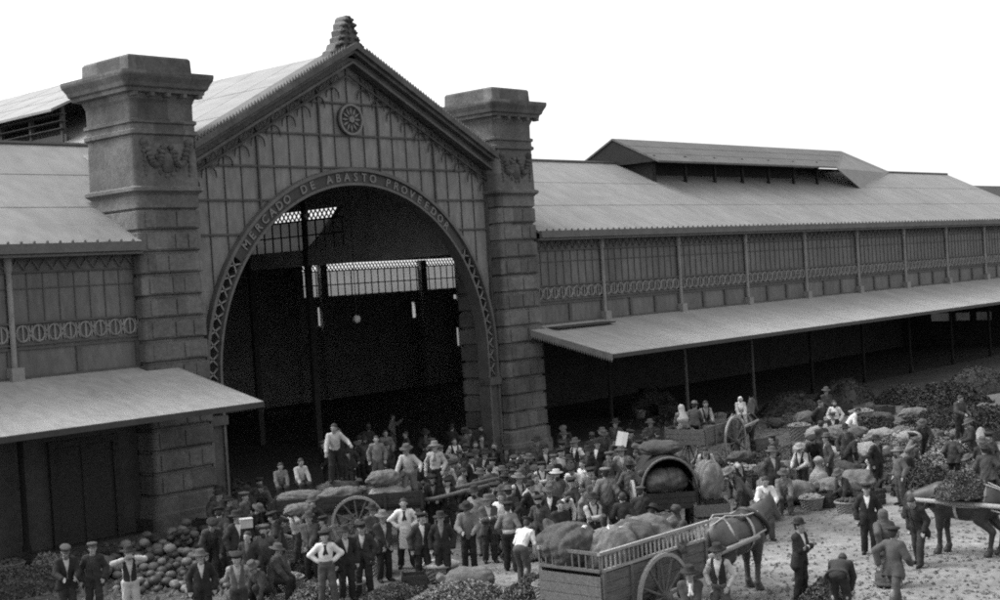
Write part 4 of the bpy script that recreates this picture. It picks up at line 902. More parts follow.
def melon_pile(cx, cy, rx, ry, h, label, group, seed, mats=('melon', 'melon_d', 'melon_l', 'melon', 'melon_d'), d=.27, rz=0, n=230):
    r = random.Random(seed); P = []; tries = 0
    while len(P) < n and tries < 9000:      # dropped one by one: each rests on those below it
        tries += 1; a = r.uniform(0, 2*pi); q = r.random()**.55; x = rx*q*cos(a); y = ry*q*sin(a); z = 0
        s = r.uniform(.74, 1.15)
        for (X, Y, Z, S_) in P:
            dd = d*(s+S_)/2; e = hypot(x-X, y-Y)
            if e < dd*.97: z = max(z, Z+sqrt(dd*dd-e*e)*.86)
        if z > h*(1-q**1.4)+.05: continue
        P.append((x, y, z, s))
    for x, y, z, s in P:
        X = cx+x*cos(rz)-y*sin(rz); Y = cy+x*sin(rz)+y*cos(rz)
        o = put('melon', MEL[0], r.choice(mats), None, (X, Y, z), r.uniform(0, 3)); o.scale = (s, s, s*r.uniform(.9, 1.1)); o.rotation_euler.x = r.uniform(-.25, .25); tag(o, label, 'melon', group)
    return len(P)
# ================================================================== carts, horses and goods
RV = atan2(-.747, .665)
# --- long low cart on the left
wp = onz(358, 523, .72); W_ = 1.5; rA = RV+.06; wxA = .25
cA = (wp[0]-(wxA*cos(rA)+(W_/2+.2)*sin(rA)), wp[1]-(wxA*sin(rA)-(W_/2+.2)*cos(rA)))
cartA = cart('long dark low-sided cart below the arch with men standing on its load', cA[0], cA[1], rA, 4.2, W_, 1.08, .34, 0, .74, 'wood_d', 2.2, (1.15, 1.5), wx=wxA, sm='wood')
b = MB(); b.bar((-2.9, -1.0, .95), (-1.5, -1.05, .45), .07, .05); b.bar((-1.5, -1.05, .45), (-.3, -.95, .72), .07, .05); b.bar((-2.1, -.8, .85), (-2.1, -.8, .3), .06, .06); b.build('slanting_brace', 'wood_l', cartA)
def on(t, x, y, z, kind, i, m, label, rz=0, s=1.0, cat='sack', group=None, tilt=None):
    X, Y = loc(t, x, y); me = {'sack': sack_mesh, 'bale': bale_mesh, 'ssack': standing_sack_mesh}[kind](i)
    return thing_mesh({'sack': 'sack', 'bale': 'bundle', 'ssack': 'sack'}[kind], me, m, label, cat, (X, Y, z), t.rotation_euler.z+rz, s, group, tilt)
on(cartA, -1.35, -.3, 1.3, 'sack', 0, 'sack', 'flat grey sack on the left end of the low cart before two boys', .1, (1.25, 1, .75))
on(cartA, -.2, -.35, 1.3, 'sack', 1, 'sack', 'flat grey sack lying on the low cart above its big wheel', .2, (1.1, 1, .8))
on(cartA, 1.1, -.4, 1.16, 'sack', 2, 'sack_l', 'lower of the two plump pale sacks stacked beside the man in braces', .1, (1.0, 1, 1.0), group='two stacked plump sacks')
on(cartA, 1.05, -.4, 1.62, 'sack', 3, 'sack', 'upper of the two plump pale sacks stacked beside the man in braces', .3, (.9, .95, .95), group='two stacked plump sacks')
on(cartA, 1.6, .3, 1.15, 'sack', 0, 'sack_d', 'dark sack at the front end of the low cart', .5)
on(cartA, -.35, .40, 1.15, 'bale', 0, 'sack_d', 'dark bundle under the feet of the tall man on the low cart', .3, (.9, .6, .66), 'bundle')
X, Y = loc(cartA, .85, .45); thing_mesh('bundle', bale_mesh(1), 'sack_d', 'dark bundle under the youth in grey on the low cart', 'bundle', (X, Y, 1.15), rA, (.6, .55, .40))
X, Y = loc(cartA, 2.6, .05)
# --- railed cart in the foreground
zt = 2.0; a_ = onz(600, 554, zt); b_ = onz(704, 522.5, zt); rB = atan2(b_[1]-a_[1], b_[0]-a_[0]); LB = hypot(b_[0]-a_[0], b_[1]-a_[1]); WB = 1.5
cB = (a_[0]+LB/2*cos(rB)-WB/2*sin(rB), a_[1]+LB/2*sin(rB)+WB/2*cos(rB))
cartB = cart('foreground cart with pale railed sides carrying huge dark bundles', cB[0], cB[1], rB, LB, WB, .98, .58, .38, .86, 'wood', 2.25, (1.20, 1.30), wx=-.05, rm='wood_l', sc=((onz(759, 589)[1]+.12)-cB[1]))
on(cartB, -LB/2+.5, .42, 1.5, 'bale', 0, 'sack_d', 'huge rounded bundle at the back left corner of the railed cart, white cloth thrown on', 1.3, (.95, 1.0, 1.0), 'bundle')
on(cartB, -LB/2+.98, -.22, 1.36, 'bale', 1, 'sack', 'huge rounded bundle at the near rear corner of the railed cart, roped on top', .1, (.95, .85, 1.0), 'bundle')
on(cartB, .55, .2, 1.3, 'bale', 2, 'sack_d', 'dark bundle in the middle of the railed cart', .7, .95, 'bundle')
on(cartB, 1.15, -.2, 1.35, 'sack', 3, 'sack_d', 'dark sack lying across the forward load of the railed cart', 1.0, 1.25)
on(cartB, 1.05, .35, 1.6, 'sack', 2, 'sack', 'grey sack topping the forward load of the railed cart', -.5, 1.2)
on(cartB, -.1, .1, 1.08, 'sack', 0, 'sack_d', 'flattened dark sack on the bed between the bundles of the railed cart', .4, 1.5)
on(cartB, LB/2-.5, 0, 1.1, 'sack', 1, 'sack_d', 'dark sack leaning at the front end of the railed cart', 1.2, 1.0)
X, Y = loc(cartB, -LB/2+.55, .12); b = MB(); rr = random.Random(4)
for q in range(5): b.tube([(X+rr.uniform(-.15, .15), Y+rr.uniform(-.15, .15), 2.42-.09*t-abs(t-1.5)*.03) for t in range(5)], [.03, .07, .09, .07, .03], 7)
tag(b.build('crumpled_cloth', 'white', None, True, (X, Y, 2.3)), 'crumpled white cloth over the huge bundle on the railed cart', 'cloth')
X, Y = loc(cartB, -LB/2+1.12, -.22); b = MB(); b.tube([(X-.5+.1*t, Y+.12*sin(t*1.7), 2.26+.04*sin(t*2.1)-.012*(t-5)**2) for t in range(11)], .028, 6); b.tube([(X-.3+.08*t, Y+.1+.1*cos(t*1.3), 2.28+.02*sin(t*3)-.012*(t-4)**2) for t in range(9)], .022, 6)
tag(b.build('rope', 'rope', None, True, (X, Y, 2.2)), 'pale knotted rope lying over the near bundle on the railed cart', 'rope')
# horse in its shafts
fx, fy = onz(759, 589); rH = rB-.03; hx, hy = fx-.60*cos(rH)-.05*sin(rH), fy-.60*sin(rH)+.12*cos(rH)
horse('brown draught horse harnessed to the railed cart, pale straps over its back', hx, hy, rH, 'level', 'horse_b', 1.15)
# --- big wheeled cart at the back under the canopy edge
wb = onz(737, 467); rC = radians(8); wxC = .55; WC = 1.5
cC = (wb[0]-(wxC*cos(rC)+(WC/2+.2)*sin(rC)), wb[1]-(wxC*sin(rC)-(WC/2+.2)*cos(rC)))
cartC = cart('tall big-wheeled plank cart standing in front of the dark canopy with people in it', cC[0], cC[1], rC, 3.0, WC, 1.05, .55, 0, .92, 'wood', 2.3, (1.15, 1.3), wx=wxC)
X, Y = loc(cartC, 3.3, 0); horse('dark horse harnessed to the tall big-wheeled cart', X, Y, rC, 'up', 'horse', 1.03)
for i, (x, y, m) in enumerate([(-.9, .3, 'sack'), (-.2, -.3, 'sack_d')]): on(cartC, x, y, 1.12, 'sack', i, m, ['grey sack in the back end of the tall big-wheeled cart', 'dark sack at the middle of the tall big-wheeled cart'][i], 1.2*i)
# --- horse and cart leaving the picture on the right
ha, hb = onz(948, 553), onz(995, 556); hm = ((ha[0]+hb[0])/2, (ha[1]+hb[1])/2+.1); rD = atan2(ha[1]-hb[1], ha[0]-hb[0])
horse('black horse with a leafy load behind it at the right edge', hm[0], hm[1], rD, 'low', 'horse', 1.08)
cartD = cart('cart piled with leafy greens behind the black horse at the right edge', hm[0]-3.5*cos(rD), hm[1]-3.5*sin(rD), rD, 2.6, 1.5, 1.0, .4, 0, .85, 'wood_d', 3.3, (1.2, 1.35))
X, Y = onz(962, 497, 1.4); 
o = leafmound('leafy_load', 'mound of leafy greens tied in a cloth over the black horse', X, Y, .75, .6, .55, 'leaf', 500, .13, seed=7); o.location.z = 1.45
# --- hooded cart
X, Y = onz(668, 453, 2.45); rE = atan2(Y, X)+.1; X += .3*cos(rE); Y += .3*sin(rE)
cartE = cart('dark hooded cart with an arched canvas cover open toward the viewer', X+1.0*cos(rE), Y+1.0*sin(rE), rE, 2.4, 1.36, .95, .45, 0, .8, 'wood_d', 1.8)
b = MB(); k = 16; vs = []
for xx in (-1.25, 1.1):
    for rr_ in (.72, .69): vs += [(xx, rr_*cos(pi*j/k), 1.5+rr_*1.12*sin(pi*j/k)) for j in range(k+1)]
K = k+1
b.add(vs, [(j, j+1, 2*K+j+1, 2*K+j) for j in range(k)]+[(K+j+1, K+j, 3*K+j, 3*K+j+1) for j in range(k)]+[(j+1, j, K+j, K+j+1) for j in range(k)]+[(2*K+j, 2*K+j+1, 3*K+j+1, 3*K+j) for j in range(k)])
b.add([(1.1, p[1], p[2]) for p in [(0, .69*cos(pi*j/k), 1.5+.78*sin(pi*j/k)) for j in range(K)]], [tuple(range(K))]); b.build('canvas_hood', 'blackc', cartE, True)
b = MB(); b.tube([(-1.27, .73*cos(pi*j/k), 1.5+.82*sin(pi*j/k)) for j in range(K)], .035, 6); b.build('hoop', 'wood', cartE, True)
on(cartE, -.95, .10, 1.35, 'bale', 1, 'sack_d', 'large round sack in the mouth of the hooded cart', 1.6, (.82, .8, .72), 'bundle')
on(cartE, -1.0, -1.05, 1.09, 'bale', 2, 'sack', 'tall smooth pale sack standing right of the hooded cart mouth', .4, (.60, .62, 1.15), 'sack')
X2, Y2 = loc(cartE, -1.0, -1.05)
on(cartE, -.2, .1, 2.28, 'sack', 2, 'sack_d', 'dark sack thrown on top of the arched canvas hood', 1.3, (1.1, 1.2, .8))
on(cartE, -1.5, .95, 0, 'bale', 0, 'sack_d', 'dark bundle on the ground at the left of the hooded cart', .3, (.8, .8, 1.0), 'bundle')
on(cartE, -1.7, -.1, 0, 'ssack', 1, 'sack_d', 'dark upright sack standing before the hooded cart mouth', .9, (1.2, 1.2, 1.15))
on(cartE, -1.9, -.75, 0, 'sack', 3, 'sack', 'grey sack lying on the ground before the hooded cart', .2, 1.3)
# crate that carries the tall sack
def crate(label, x, y, z, rz, sx=.6, sy=.4, sz=.3, m='wood', group=None):
    t = tag(empty('crate', (x, y, z), rz), label, 'crate', group); b = MB()
    for s in (-1, 1):
        for k in range(3): zz = sz*(k+.08)/3; b.box(-sx/2, sx/2, s*sy/2-.01, s*sy/2+.01, zz, zz+sz*.28); b.box(s*sx/2-.01, s*sx/2+.01, -sy/2+.011, sy/2-.011, zz, zz+sz*.28)
    for k in range(4): b.box(-sx/2, sx/2, -sy/2+.015+k*(sy-.03)/4, -sy/2+.005+(k+1)*(sy-.03)/4, -.012, 0.02)
    b.build('slats', m, t); b = MB()
    for s in (-1, 1):
        for q in (-1, 1): b.box(s*(sx/2-.035)-.02, s*(sx/2-.035)+.02, q*(sy/2-.03)-.017, q*(sy/2-.03)+.017, .021, sz+.03)
    b.build('corner_posts', m, t); return t
crate('big slatted crate under the tall smooth pale sack', X2, Y2, .02, rE, 1.1, .9, 1.08, 'wood')
# --- melon piles
X, Y = onz(186, 566)
nm = melon_pile(X+.25, Y+.75, 2.1, 2.5, 1.3, 'round striped melon heaped with many others at the foot of the left pier', 'melons heaped at the foot of the left pier', 3, rz=RV, n=235)
X, Y = onz(228, 556, 0); nm += melon_pile(X+.4, Y+.5, .8, .9, .5, 'round melon in the small heap right of the great pile', 'melons in the small heap right of the great pile', 8, rz=RV, n=45)
# --- sacks on the right
SK = [(812, 462, 0, 'sack', .4, 'plump sack lying at the left end of the right-hand sack pile'), (843, 467, 1, 'sack_l', -.6, 'long pale sack at the front of the right-hand sack pile'), (866, 462, 2, 'sack_l', -.8, 'pale sack at the right end of the right-hand sack pile'),
 (825, 452, 3, 'sack', .2, 'grey sack at the back of the right-hand sack pile'), (775, 482, 0, 'sack_d', -.7, 'dark plump sack left of the standing sack'), (795, 490, 1, 'sack_d', .3, 'dark sack directly left of the standing sack'), (840, 484, 2, 'sack_d', .5, 'dark sack just right of the standing sack'),
 (858, 492, 3, 'sack', -.3, 'flat sack in front of the dark sacks, right of the standing one'), (792, 504, 1, 'sack', .2, 'sack at the near left of the row beyond the brown horse'), (838, 500, 0, 'sack', -.4, 'sack in the row of goods edging the bare ground'), (853, 445, 1, 'sack', .9, 'small grey sack far back by the canopy posts'), (880, 447, 2, 'sack_l', .1, 'pale small sack far back, left of the leafy heaps')]
for px, py, i, m, rz, lb in SK:
    x, y = onz(px, py); thing_mesh('sack', sack_mesh(i), m, lb, 'sack', (x, y, 0), RV+rz, (1.35, 1.5, 1.45), 'sacks lying on the right of the square')
for px, py, z, i, m, rz, lb in [(826, 457, .55, 2, 'sack_l', .3, 'pale sack lying on top of the right-hand sack pile'), (848, 458, .6, 0, 'sack', -.5, 'grey sack lying on top at the right of the pile')]:
    x, y = onz(px, py); thing_mesh('sack', sack_mesh(i), m, lb, 'sack', (x+.2, y+.2, z), RV+rz, 1.25, 'sacks lying on the right of the square')
for px, py, m, s, lb in [(820, 494, 'sack_l', 1.15, 'upright pale bulging sack among the goods right of the brown horse'), (871, 489, 'cream', .95, 'pointed pale bundle behind the man in uniform'), (742, 500, 'sack', 1.0, 'upright grey sack behind the back of the brown horse')]:
    x, y = onz(px, py); thing_mesh('sack', standing_sack_mesh(int(px) % 2), m, lb, 'sack', (x, y, 0), .3, (s*1.2, s*1.2, s))
b = MB(); k = 14; vs = [(0, 0, .95)]; rr = random.Random(2)
for i, (rd, z) in enumerate([(.12, .88), (.3, .5), (.6, .12), (.85, .0)]):
    for j in range(k): q = rd*(1+.12*sin(3*j+i)); vs.append((q*cos(2*pi*j/k), q*sin(2*pi*j/k), z))
b.add(vs, [(0, 1+j, 1+(j+1) % k) for j in range(k)]+[(1+i*k+j, 1+(i+1)*k+j, 1+(i+1)*k+(j+1) % k, 1+i*k+(j+1) % k) for i in range(3) for j in range(k)])
x, y = onz(982, 452, .4); o = b.build('cloth_cover', 'sack_l', None, True); o.location = (x, y, .5); o.scale = (.8, .8, .8); tag(o, 'grey cloth peaked like a tent over goods near the right edge', 'cloth')
# --- leafy heaps, right
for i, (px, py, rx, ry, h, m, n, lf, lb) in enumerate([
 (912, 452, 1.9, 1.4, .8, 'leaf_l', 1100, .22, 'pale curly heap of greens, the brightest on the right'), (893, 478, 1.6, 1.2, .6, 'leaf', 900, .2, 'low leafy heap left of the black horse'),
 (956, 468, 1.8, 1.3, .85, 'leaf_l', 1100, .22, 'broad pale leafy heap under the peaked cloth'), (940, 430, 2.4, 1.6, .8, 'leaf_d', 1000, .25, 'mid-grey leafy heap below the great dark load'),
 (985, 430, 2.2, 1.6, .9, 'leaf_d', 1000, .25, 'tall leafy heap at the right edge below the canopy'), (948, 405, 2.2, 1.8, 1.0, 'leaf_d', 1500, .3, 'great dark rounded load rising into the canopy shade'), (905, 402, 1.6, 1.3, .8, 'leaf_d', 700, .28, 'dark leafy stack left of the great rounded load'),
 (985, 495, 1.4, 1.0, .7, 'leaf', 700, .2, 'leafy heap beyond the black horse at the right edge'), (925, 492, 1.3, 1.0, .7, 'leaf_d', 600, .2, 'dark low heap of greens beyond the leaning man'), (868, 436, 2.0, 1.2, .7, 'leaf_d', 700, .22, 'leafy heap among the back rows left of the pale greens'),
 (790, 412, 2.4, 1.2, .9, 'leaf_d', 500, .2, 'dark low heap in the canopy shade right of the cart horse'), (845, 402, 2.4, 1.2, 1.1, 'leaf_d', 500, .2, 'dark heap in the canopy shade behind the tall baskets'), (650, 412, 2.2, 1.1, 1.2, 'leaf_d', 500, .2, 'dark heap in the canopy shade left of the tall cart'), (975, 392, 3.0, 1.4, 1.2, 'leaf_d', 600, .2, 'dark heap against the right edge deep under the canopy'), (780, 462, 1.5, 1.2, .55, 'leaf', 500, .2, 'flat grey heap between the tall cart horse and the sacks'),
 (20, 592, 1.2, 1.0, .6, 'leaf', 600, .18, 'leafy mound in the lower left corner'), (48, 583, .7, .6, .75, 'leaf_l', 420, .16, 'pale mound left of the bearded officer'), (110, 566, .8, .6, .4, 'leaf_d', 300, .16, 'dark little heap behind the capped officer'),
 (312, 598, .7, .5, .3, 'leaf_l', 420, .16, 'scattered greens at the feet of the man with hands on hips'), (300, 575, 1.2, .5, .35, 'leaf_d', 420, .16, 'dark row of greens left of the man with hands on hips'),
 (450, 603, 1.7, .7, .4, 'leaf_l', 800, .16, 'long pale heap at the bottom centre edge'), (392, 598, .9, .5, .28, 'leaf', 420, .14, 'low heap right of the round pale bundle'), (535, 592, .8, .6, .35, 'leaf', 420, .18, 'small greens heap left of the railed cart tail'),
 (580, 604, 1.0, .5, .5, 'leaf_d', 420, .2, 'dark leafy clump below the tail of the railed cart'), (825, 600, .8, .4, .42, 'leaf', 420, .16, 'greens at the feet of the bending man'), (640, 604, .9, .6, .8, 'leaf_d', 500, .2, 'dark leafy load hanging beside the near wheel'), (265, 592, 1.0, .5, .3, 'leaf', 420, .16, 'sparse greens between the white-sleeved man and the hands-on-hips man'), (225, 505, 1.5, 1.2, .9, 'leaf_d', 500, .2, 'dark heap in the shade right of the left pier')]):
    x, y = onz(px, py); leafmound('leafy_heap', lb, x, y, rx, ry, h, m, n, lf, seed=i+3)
# --- baskets
for px, py, z, r, h, fill, m, lb in [(441, 581, 0, .46, .42, 'cloth', 'wicker', 'big dark round basket with a cloth on top, before the dark-suited man'), (352, 594, 0, .40, .30, 'cloth', 'sack_l', 'round pale basket bundle in the foreground right of the hands-on-hips man'),
 (232, 571, 0, .3, .3, 'leaf_l', 'wicker', 'small basket of pale produce behind the white-sleeved man'), (548, 598, 0, .34, .34, 'leaf', 'wicker', 'basket at the tail of the railed cart'), (812, 509, 0, .36, .34, 'leaf_l', 'wicker', 'basket of pale produce beyond the head of the brown horse'), (765, 520, 0, .34, .32, 'leaf', 'wicker', 'basket behind the neck of the brown horse'),
 (848, 512, 0, .36, .3, 'leaf_d', 'wicker', 'dark basket left of the man in uniform'), (700, 486, 0, .4, .4, 'leaf', 'wicker', 'left basket of the row in front of the tall cart'), (716, 484, 0, .4, .4, 'leaf_l', 'wicker', 'pale-filled basket of the row in front of the tall cart'), (733, 482, 0, .4, .4, 'leaf', 'wicker', 'third basket of the row in front of the tall cart'), (750, 480, 0, .4, .4, 'leaf_l', 'wicker', 'basket at the right end of the row in front of the tall cart'),
 (90, 590, 0, .34, .3, 'leaf_l', 'wicker', 'basket between the two officers at lower left'), (495, 527, 0, .34, .34, 'leaf', 'wicker', 'basket on the ground between the standing groups in the middle'), (800, 440, 0, .45, .6, 'leaf_l', 'wicker', 'tall basket in the shade below the canopy, left'), (832, 436, 0, .45, .7, 'leaf_l', 'wicker', 'tall basket in the shade below the canopy, with white goods'), (862, 430, 0, .5, .8, 'leaf_l', 'wicker', 'tall pale-topped basket beside the leafy stacks')]:
    x, y = onz(px, py, z); basket(lb, x, y, z, r, h, fill, m, rz=r*20)
for px, py, rz, sx, sz, lb in [(262, 540, .3, .8, .45, 'crate in the clutter left of the low cart'), (245, 550, .9, .6, .4, 'small crate behind the white-sleeved man'), (285, 562, .1, .9, .35, 'long crate in front of the low cart'), (640, 470, .4, .8, .6, 'crate beside the hooded cart'), (765, 455, .2, .9, .6, 'crate beside the dark cart horse'), (440, 510, .1, 1.0, .5, 'crate under the shafts of the low cart')]:
    x, y = onz(px, py); crate(lb, x, y, .015, RV+rz, sx, sx*.7, sz)
gi = random.Random(21)
spots = [(700, 420), (720, 424), (735, 421), (805, 425), (822, 421), (845, 415), (870, 412), (700, 478), (755, 490), (770, 496), (785, 475), (805, 472), (740, 476), (725, 490), (850, 455), (900, 440), (935, 440), (955, 450), (970, 425), (985, 415), (995, 440), (925, 485), (945, 478), (890, 455), (833, 475), (860, 480), (30, 565), (100, 580), (10, 575), (150, 530), (235, 500), (240, 525), (280, 505), (225, 515), (640, 418), (660, 414), (775, 428), (790, 424), (885, 415), (915, 420), (930, 452), (975, 452), (962, 440), (905, 466), (925, 470), (882, 462), (60, 572), (120, 575), (270, 575), (290, 590), (215, 575), (330, 575), (380, 575), (415, 590), (470, 590), (220, 540), (205, 530), (255, 520), (290, 548), (310, 560), (880, 425), (860, 420), (950, 425), (990, 470), (995, 455), (870, 505), (905, 490), (810, 500), (828, 506)]
for i, (px, py) in enumerate(spots):
    x, y = onz(px, py); k = i % 3; place = ('under the right canopy' if py < 432 and px > 600 else 'among the goods at right' if px > 600 else 'in the clutter at the lower left')
    side = 'basket nearest to' if k else 'sack nearest to'
    near = ['the foot of the left canopy post', 'the tail of the tall cart', 'the head of the dark cart horse', 'the tall baskets', 'the dark leafy stack', 'the great rounded load', 'the pale curly heap', 'the peaked cloth', 'the right-edge back', 'the low leafy heap'][i % 10]
    if k == 0: thing_mesh('sack', sack_mesh(i % 4), gi.choice(['sack', 'sack_d', 'sack_d']), 'lumpy sack dropped on the ground '+place, 'sack', (x, y, 0), gi.uniform(0, 6), gi.uniform(.9, 1.3), 'loose sacks '+place)
    elif k == 1: basket('round wicker basket of produce set down '+place, x, y, 0, gi.uniform(.28, .42), gi.uniform(.25, .45), gi.choice(['leaf', 'leaf_l', 'leaf_d']), 'wicker', 'loose baskets '+place, gi.uniform(0, 6))
    else: crate('slatted wooden crate standing '+place, x, y, .015, gi.uniform(0, 3), gi.uniform(.6, .9), .5, gi.uniform(.3, .5), 'wood_d', 'loose crates '+place)
for (px, py, n, rx) in [(150, 588, 26, .9), (275, 582, 16, .8), (205, 590, 16, .8)]:
    x, y = onz(px, py); melon_pile(x, y, rx, rx*.8, .25, 'round melon lying loose on the ground in front of the great pile', 'melons loose in front of the great pile', px, rz=RV, n=n)
# low carpet of roots, leaves and trampled goods between the heaps
r = np.random.default_rng(31); b = MB()
for q in range(6400):
    px = r.uniform(615, 1010) if q % 3 else r.uniform(0, 330); py = r.uniform(412, 505) if q % 3 else r.uniform(520, 602)
    if q % 3 and (py > 470 and px > 860 and px < 905 or 745 < px < 800 and 448 < py < 470 or py > 425+.0*px and px < 700 and py > 470): continue
    if q > 5200: px = r.uniform(690, 1010); py = r.uniform(505, 602)
    x, y = onz(px, py)
    if y > 37 and x < 46: continue
    s_ = r.uniform(.03, .13)*(.5 if q > 5200 else 1); n_ = 5; a0 = r.uniform(0, 6); z0 = 0
    ring_ = [(x+s_*cos(a0+2*pi*k/n_)*r.uniform(.6, 1.2), y+s_*sin(a0+2*pi*k/n_)*r.uniform(.6, 1.2), .012) for k in range(n_)]
    b.add(ring_+[(x+r.uniform(-.3, .3)*s_, y+r.uniform(-.3, .3)*s_, s_*r.uniform(.5, 1.3))], [(k, (k+1) % n_, n_) for k in range(n_)])
tag(b.build('scattered_produce', 'leaf'), 'loose roots and trampled greens strewn between the heaps', 'produce', None, 'stuff')
# newspaper held up in the crowd
x, y = onz(622, 439, 2.05); b = MB(); b.add([(-.17, 0, -.23), (.0, -.02, -.23), (.17, 0, -.23), (.17, .01, .23), (.0, -.01, .23), (-.17, .01, .23)]+[(-.17, .004, -.23), (.0, -.016, -.23), (.17, .004, -.23), (.17, .014, .23), (.0, -.006, .23), (-.17, .014, .23)], [(0, 1, 4, 5), (1, 2, 3, 4), (7, 6, 11, 10), (8, 7, 10, 9), (0, 6, 7, 1), (1, 7, 8, 2), (2, 8, 9, 3), (3, 9, 10, 4), (4, 10, 11, 5), (5, 11, 6, 0)])
o = b.build('sheet_of_paper', 'paper'); o.location = (x, y, 2.05); o.rotation_euler = (0, .25, face(x, y, 10)); tag(o, 'white sheet of paper held up above the crowd right of the right pier', 'paper')
# bread-like parcel carried on a head
# loose straw and leaf litter on the square
r = np.random.default_rng(11); b = MB()
for q in range(9000):
    px = r.uniform(0, 1010); py = 440+165*r.random()**.8; x, y = onz(px, min(py, 602)); a = r.uniform(0, pi); l = r.uniform(.02, .10); w_ = l*r.uniform(.15, .6); z = r.uniform(.004, .018); u = np.array([cos(a), sin(a), r.uniform(-.2, .2)])*l; v = np.array([-sin(a), cos(a), r.uniform(-.3, .3)])*w_; p = np.array([x, y, z+.01])
    if 25 < x < 45 and y > 37: continue
    b.add([p-u, p-v*.5, p+u, p+v*.5], [(0, 1, 2, 3)])
tag(b.build('leaf_litter', 'leaf_d'), 'straw and leaf scraps strewn over the bare ground', 'litter', None, 'stuff')
# ================================================================== people
Pn = person
W = 'white'; G1 = 'crowd in the middle of the square'
# foreground
Pn('stout grey-bearded man in dark uniform and peaked cap at lower left', 65, 546, 'hold', 10, hat='peaked_cap', hatm='midc', topm='blackc', beard='grey', s=1.02, legs='darkc')
Pn('slim man in dark uniform and cap beside the bearded officer', 92, 543, 'stand_b', -5, hat='peaked_cap', hatm='midc', topm='darkc', legs='darkc', shirt='darkc')
Pn('man in white trousers and dark waistcoat shading his eyes with both hands', 128, 547, 'shade', 5, top='vest', topm='blackc', legs='cream', hat='felt_hat')
Pn('man in a brimmed hat and dark coat over a white shirt by the melon pile', 200, 551, 'stand', 0, topm='blackc', legs='blackc', hat='felt_hat', hatm='midc')
Pn('man with puffed white sleeves and dark waistcoat near the small melon heap', 236, 553, 'behind', 0, top='vest', topm='midc', legs='darkc', hat='beret')
Pn('man in white shirt and dark neckerchief, hands on hips, in the left foreground', 324, 531, 'hips', 0, top='none', legs='midc', hat='beret', extra=('scarf', 'sash:midc'))
Pn('dark-coated man directly right of the hands-on-hips man', 344, 527, 'stand', 15, topm='blackc', legs='blackc', hat='felt_hat')
Pn('man in a dark coat with a glint of white shirt, before the big spoked wheel', 361, 523, 'pocket', -10, topm='darkc', legs='blackc', hat='peaked_cap')
Pn('man in a pale brimmed hat and dark coat, hands clasped, turned toward the aproned man', 382, 512, 'cross', 25, topm='darkc', legs='blackc', hat='felt_hat', hatm='sack')
Pn('bareheaded man in white shirt and pale apron, hands on hips, before the cart', 403, 498, 'hips', 0, top='none', legs='blackc', extra=('scarf', 'apron:cream'), s=1.05)
Pn('man half turned, dark coat open on a white shirt front, holding a pale staff', 421, 513, 'stand_b', 20, topm='darkc', legs='blackc', hat='beret')
Pn('dark-suited man standing behind the big round basket', 440, 513, 'stand', -5, topm='blackc', legs='blackc', hat='felt_hat', shirt='greyc')
Pn('man in a grey smock and brimmed hat holding a pale basket at his side', 466, 503, 'hold', 0, top='smock', topm='greyc', legs='blackc', hat='felt_hat')
Pn('dark-dressed man in a round hat bending his head, right of the grey smock', 487, 496, 'fold', 10, topm='midc', legs='darkc', hat='felt_hat', hatm='midc')
Pn('man in a grey shirt seen from behind with a pale waistband', 507, 502, 'stand_b', 165, top='none', shirt='greyc', legs='blackc', hat='beret', extra=('sash:cream',))
Pn('stooping man in a white shirt, back to us, left of the railed cart bundles', 527, 518, 'stoop', 150, top='none', legs='midc', hat='beret')
Pn('broad man in a grey blouse with his back to us, behind the great bundles', 605, 468, 'stand', 180, top='smock', topm='greyc', legs='midc', hat='beret', hatm='greyc', s=1.1)
Pn('carter in a waistcoat and white sleeves at the flank of the brown horse', 717, 545, 'pocket', -20, top='vest', topm='blackc', legs='midc', hat='felt_hat')
X, Y = onz(689, 566, 1.68)
Pn('man in a dark coat and white cravat before the near cart wheel', 0, 0, 'cross', 0, pos=(X, Y), s=.97, topm='brownc', legs='blackc', hat='felt_hat', extra=('scarf:white',))
Pn('slim man in a black suit and white collar, arms folded, alone on the bare ground', 799, 520, 'fold', 60, topm='blackc', legs='blackc', hat='bowler', shirt='white')
Pn('man in dark clothes bending right over with his back to us', 842, 553, 'bend', 170, topm='darkc', legs='darkc')
Pn('man in dark uniform and cap facing us beside the pointed pale bundle', 866, 484, 'stand', 0, topm='blackc', legs='blackc', hat='peaked_cap')
Pn('woman in a long grey skirt and shawl walking on the bare ground', 882, 509, 'walk', -150, top='jacket', topm='midc', shirt='midc', legs='midc', skirt=True, hat='shawl', hatm='midc')
Pn('striding man in dark grey, nearest the leaning man', 893, 527, 'walk', 150, topm='midc', legs='midc', hat='beret')
Pn('man in black leaning forward, head down, walking away from the horse', 911, 496, 'trudge', -35, topm='blackc', legs='darkc', shirt='darkc')
Pn('man in a white shirt with bowed head beyond the back of the brown horse', 765, 476, 'hold', 10, top='none', legs='midc')
Pn('man in a waistcoat and white sleeves leaning over the hooded cart', 705, 447, 'stoop', 0, top='vest', topm='blackc', legs='darkc')
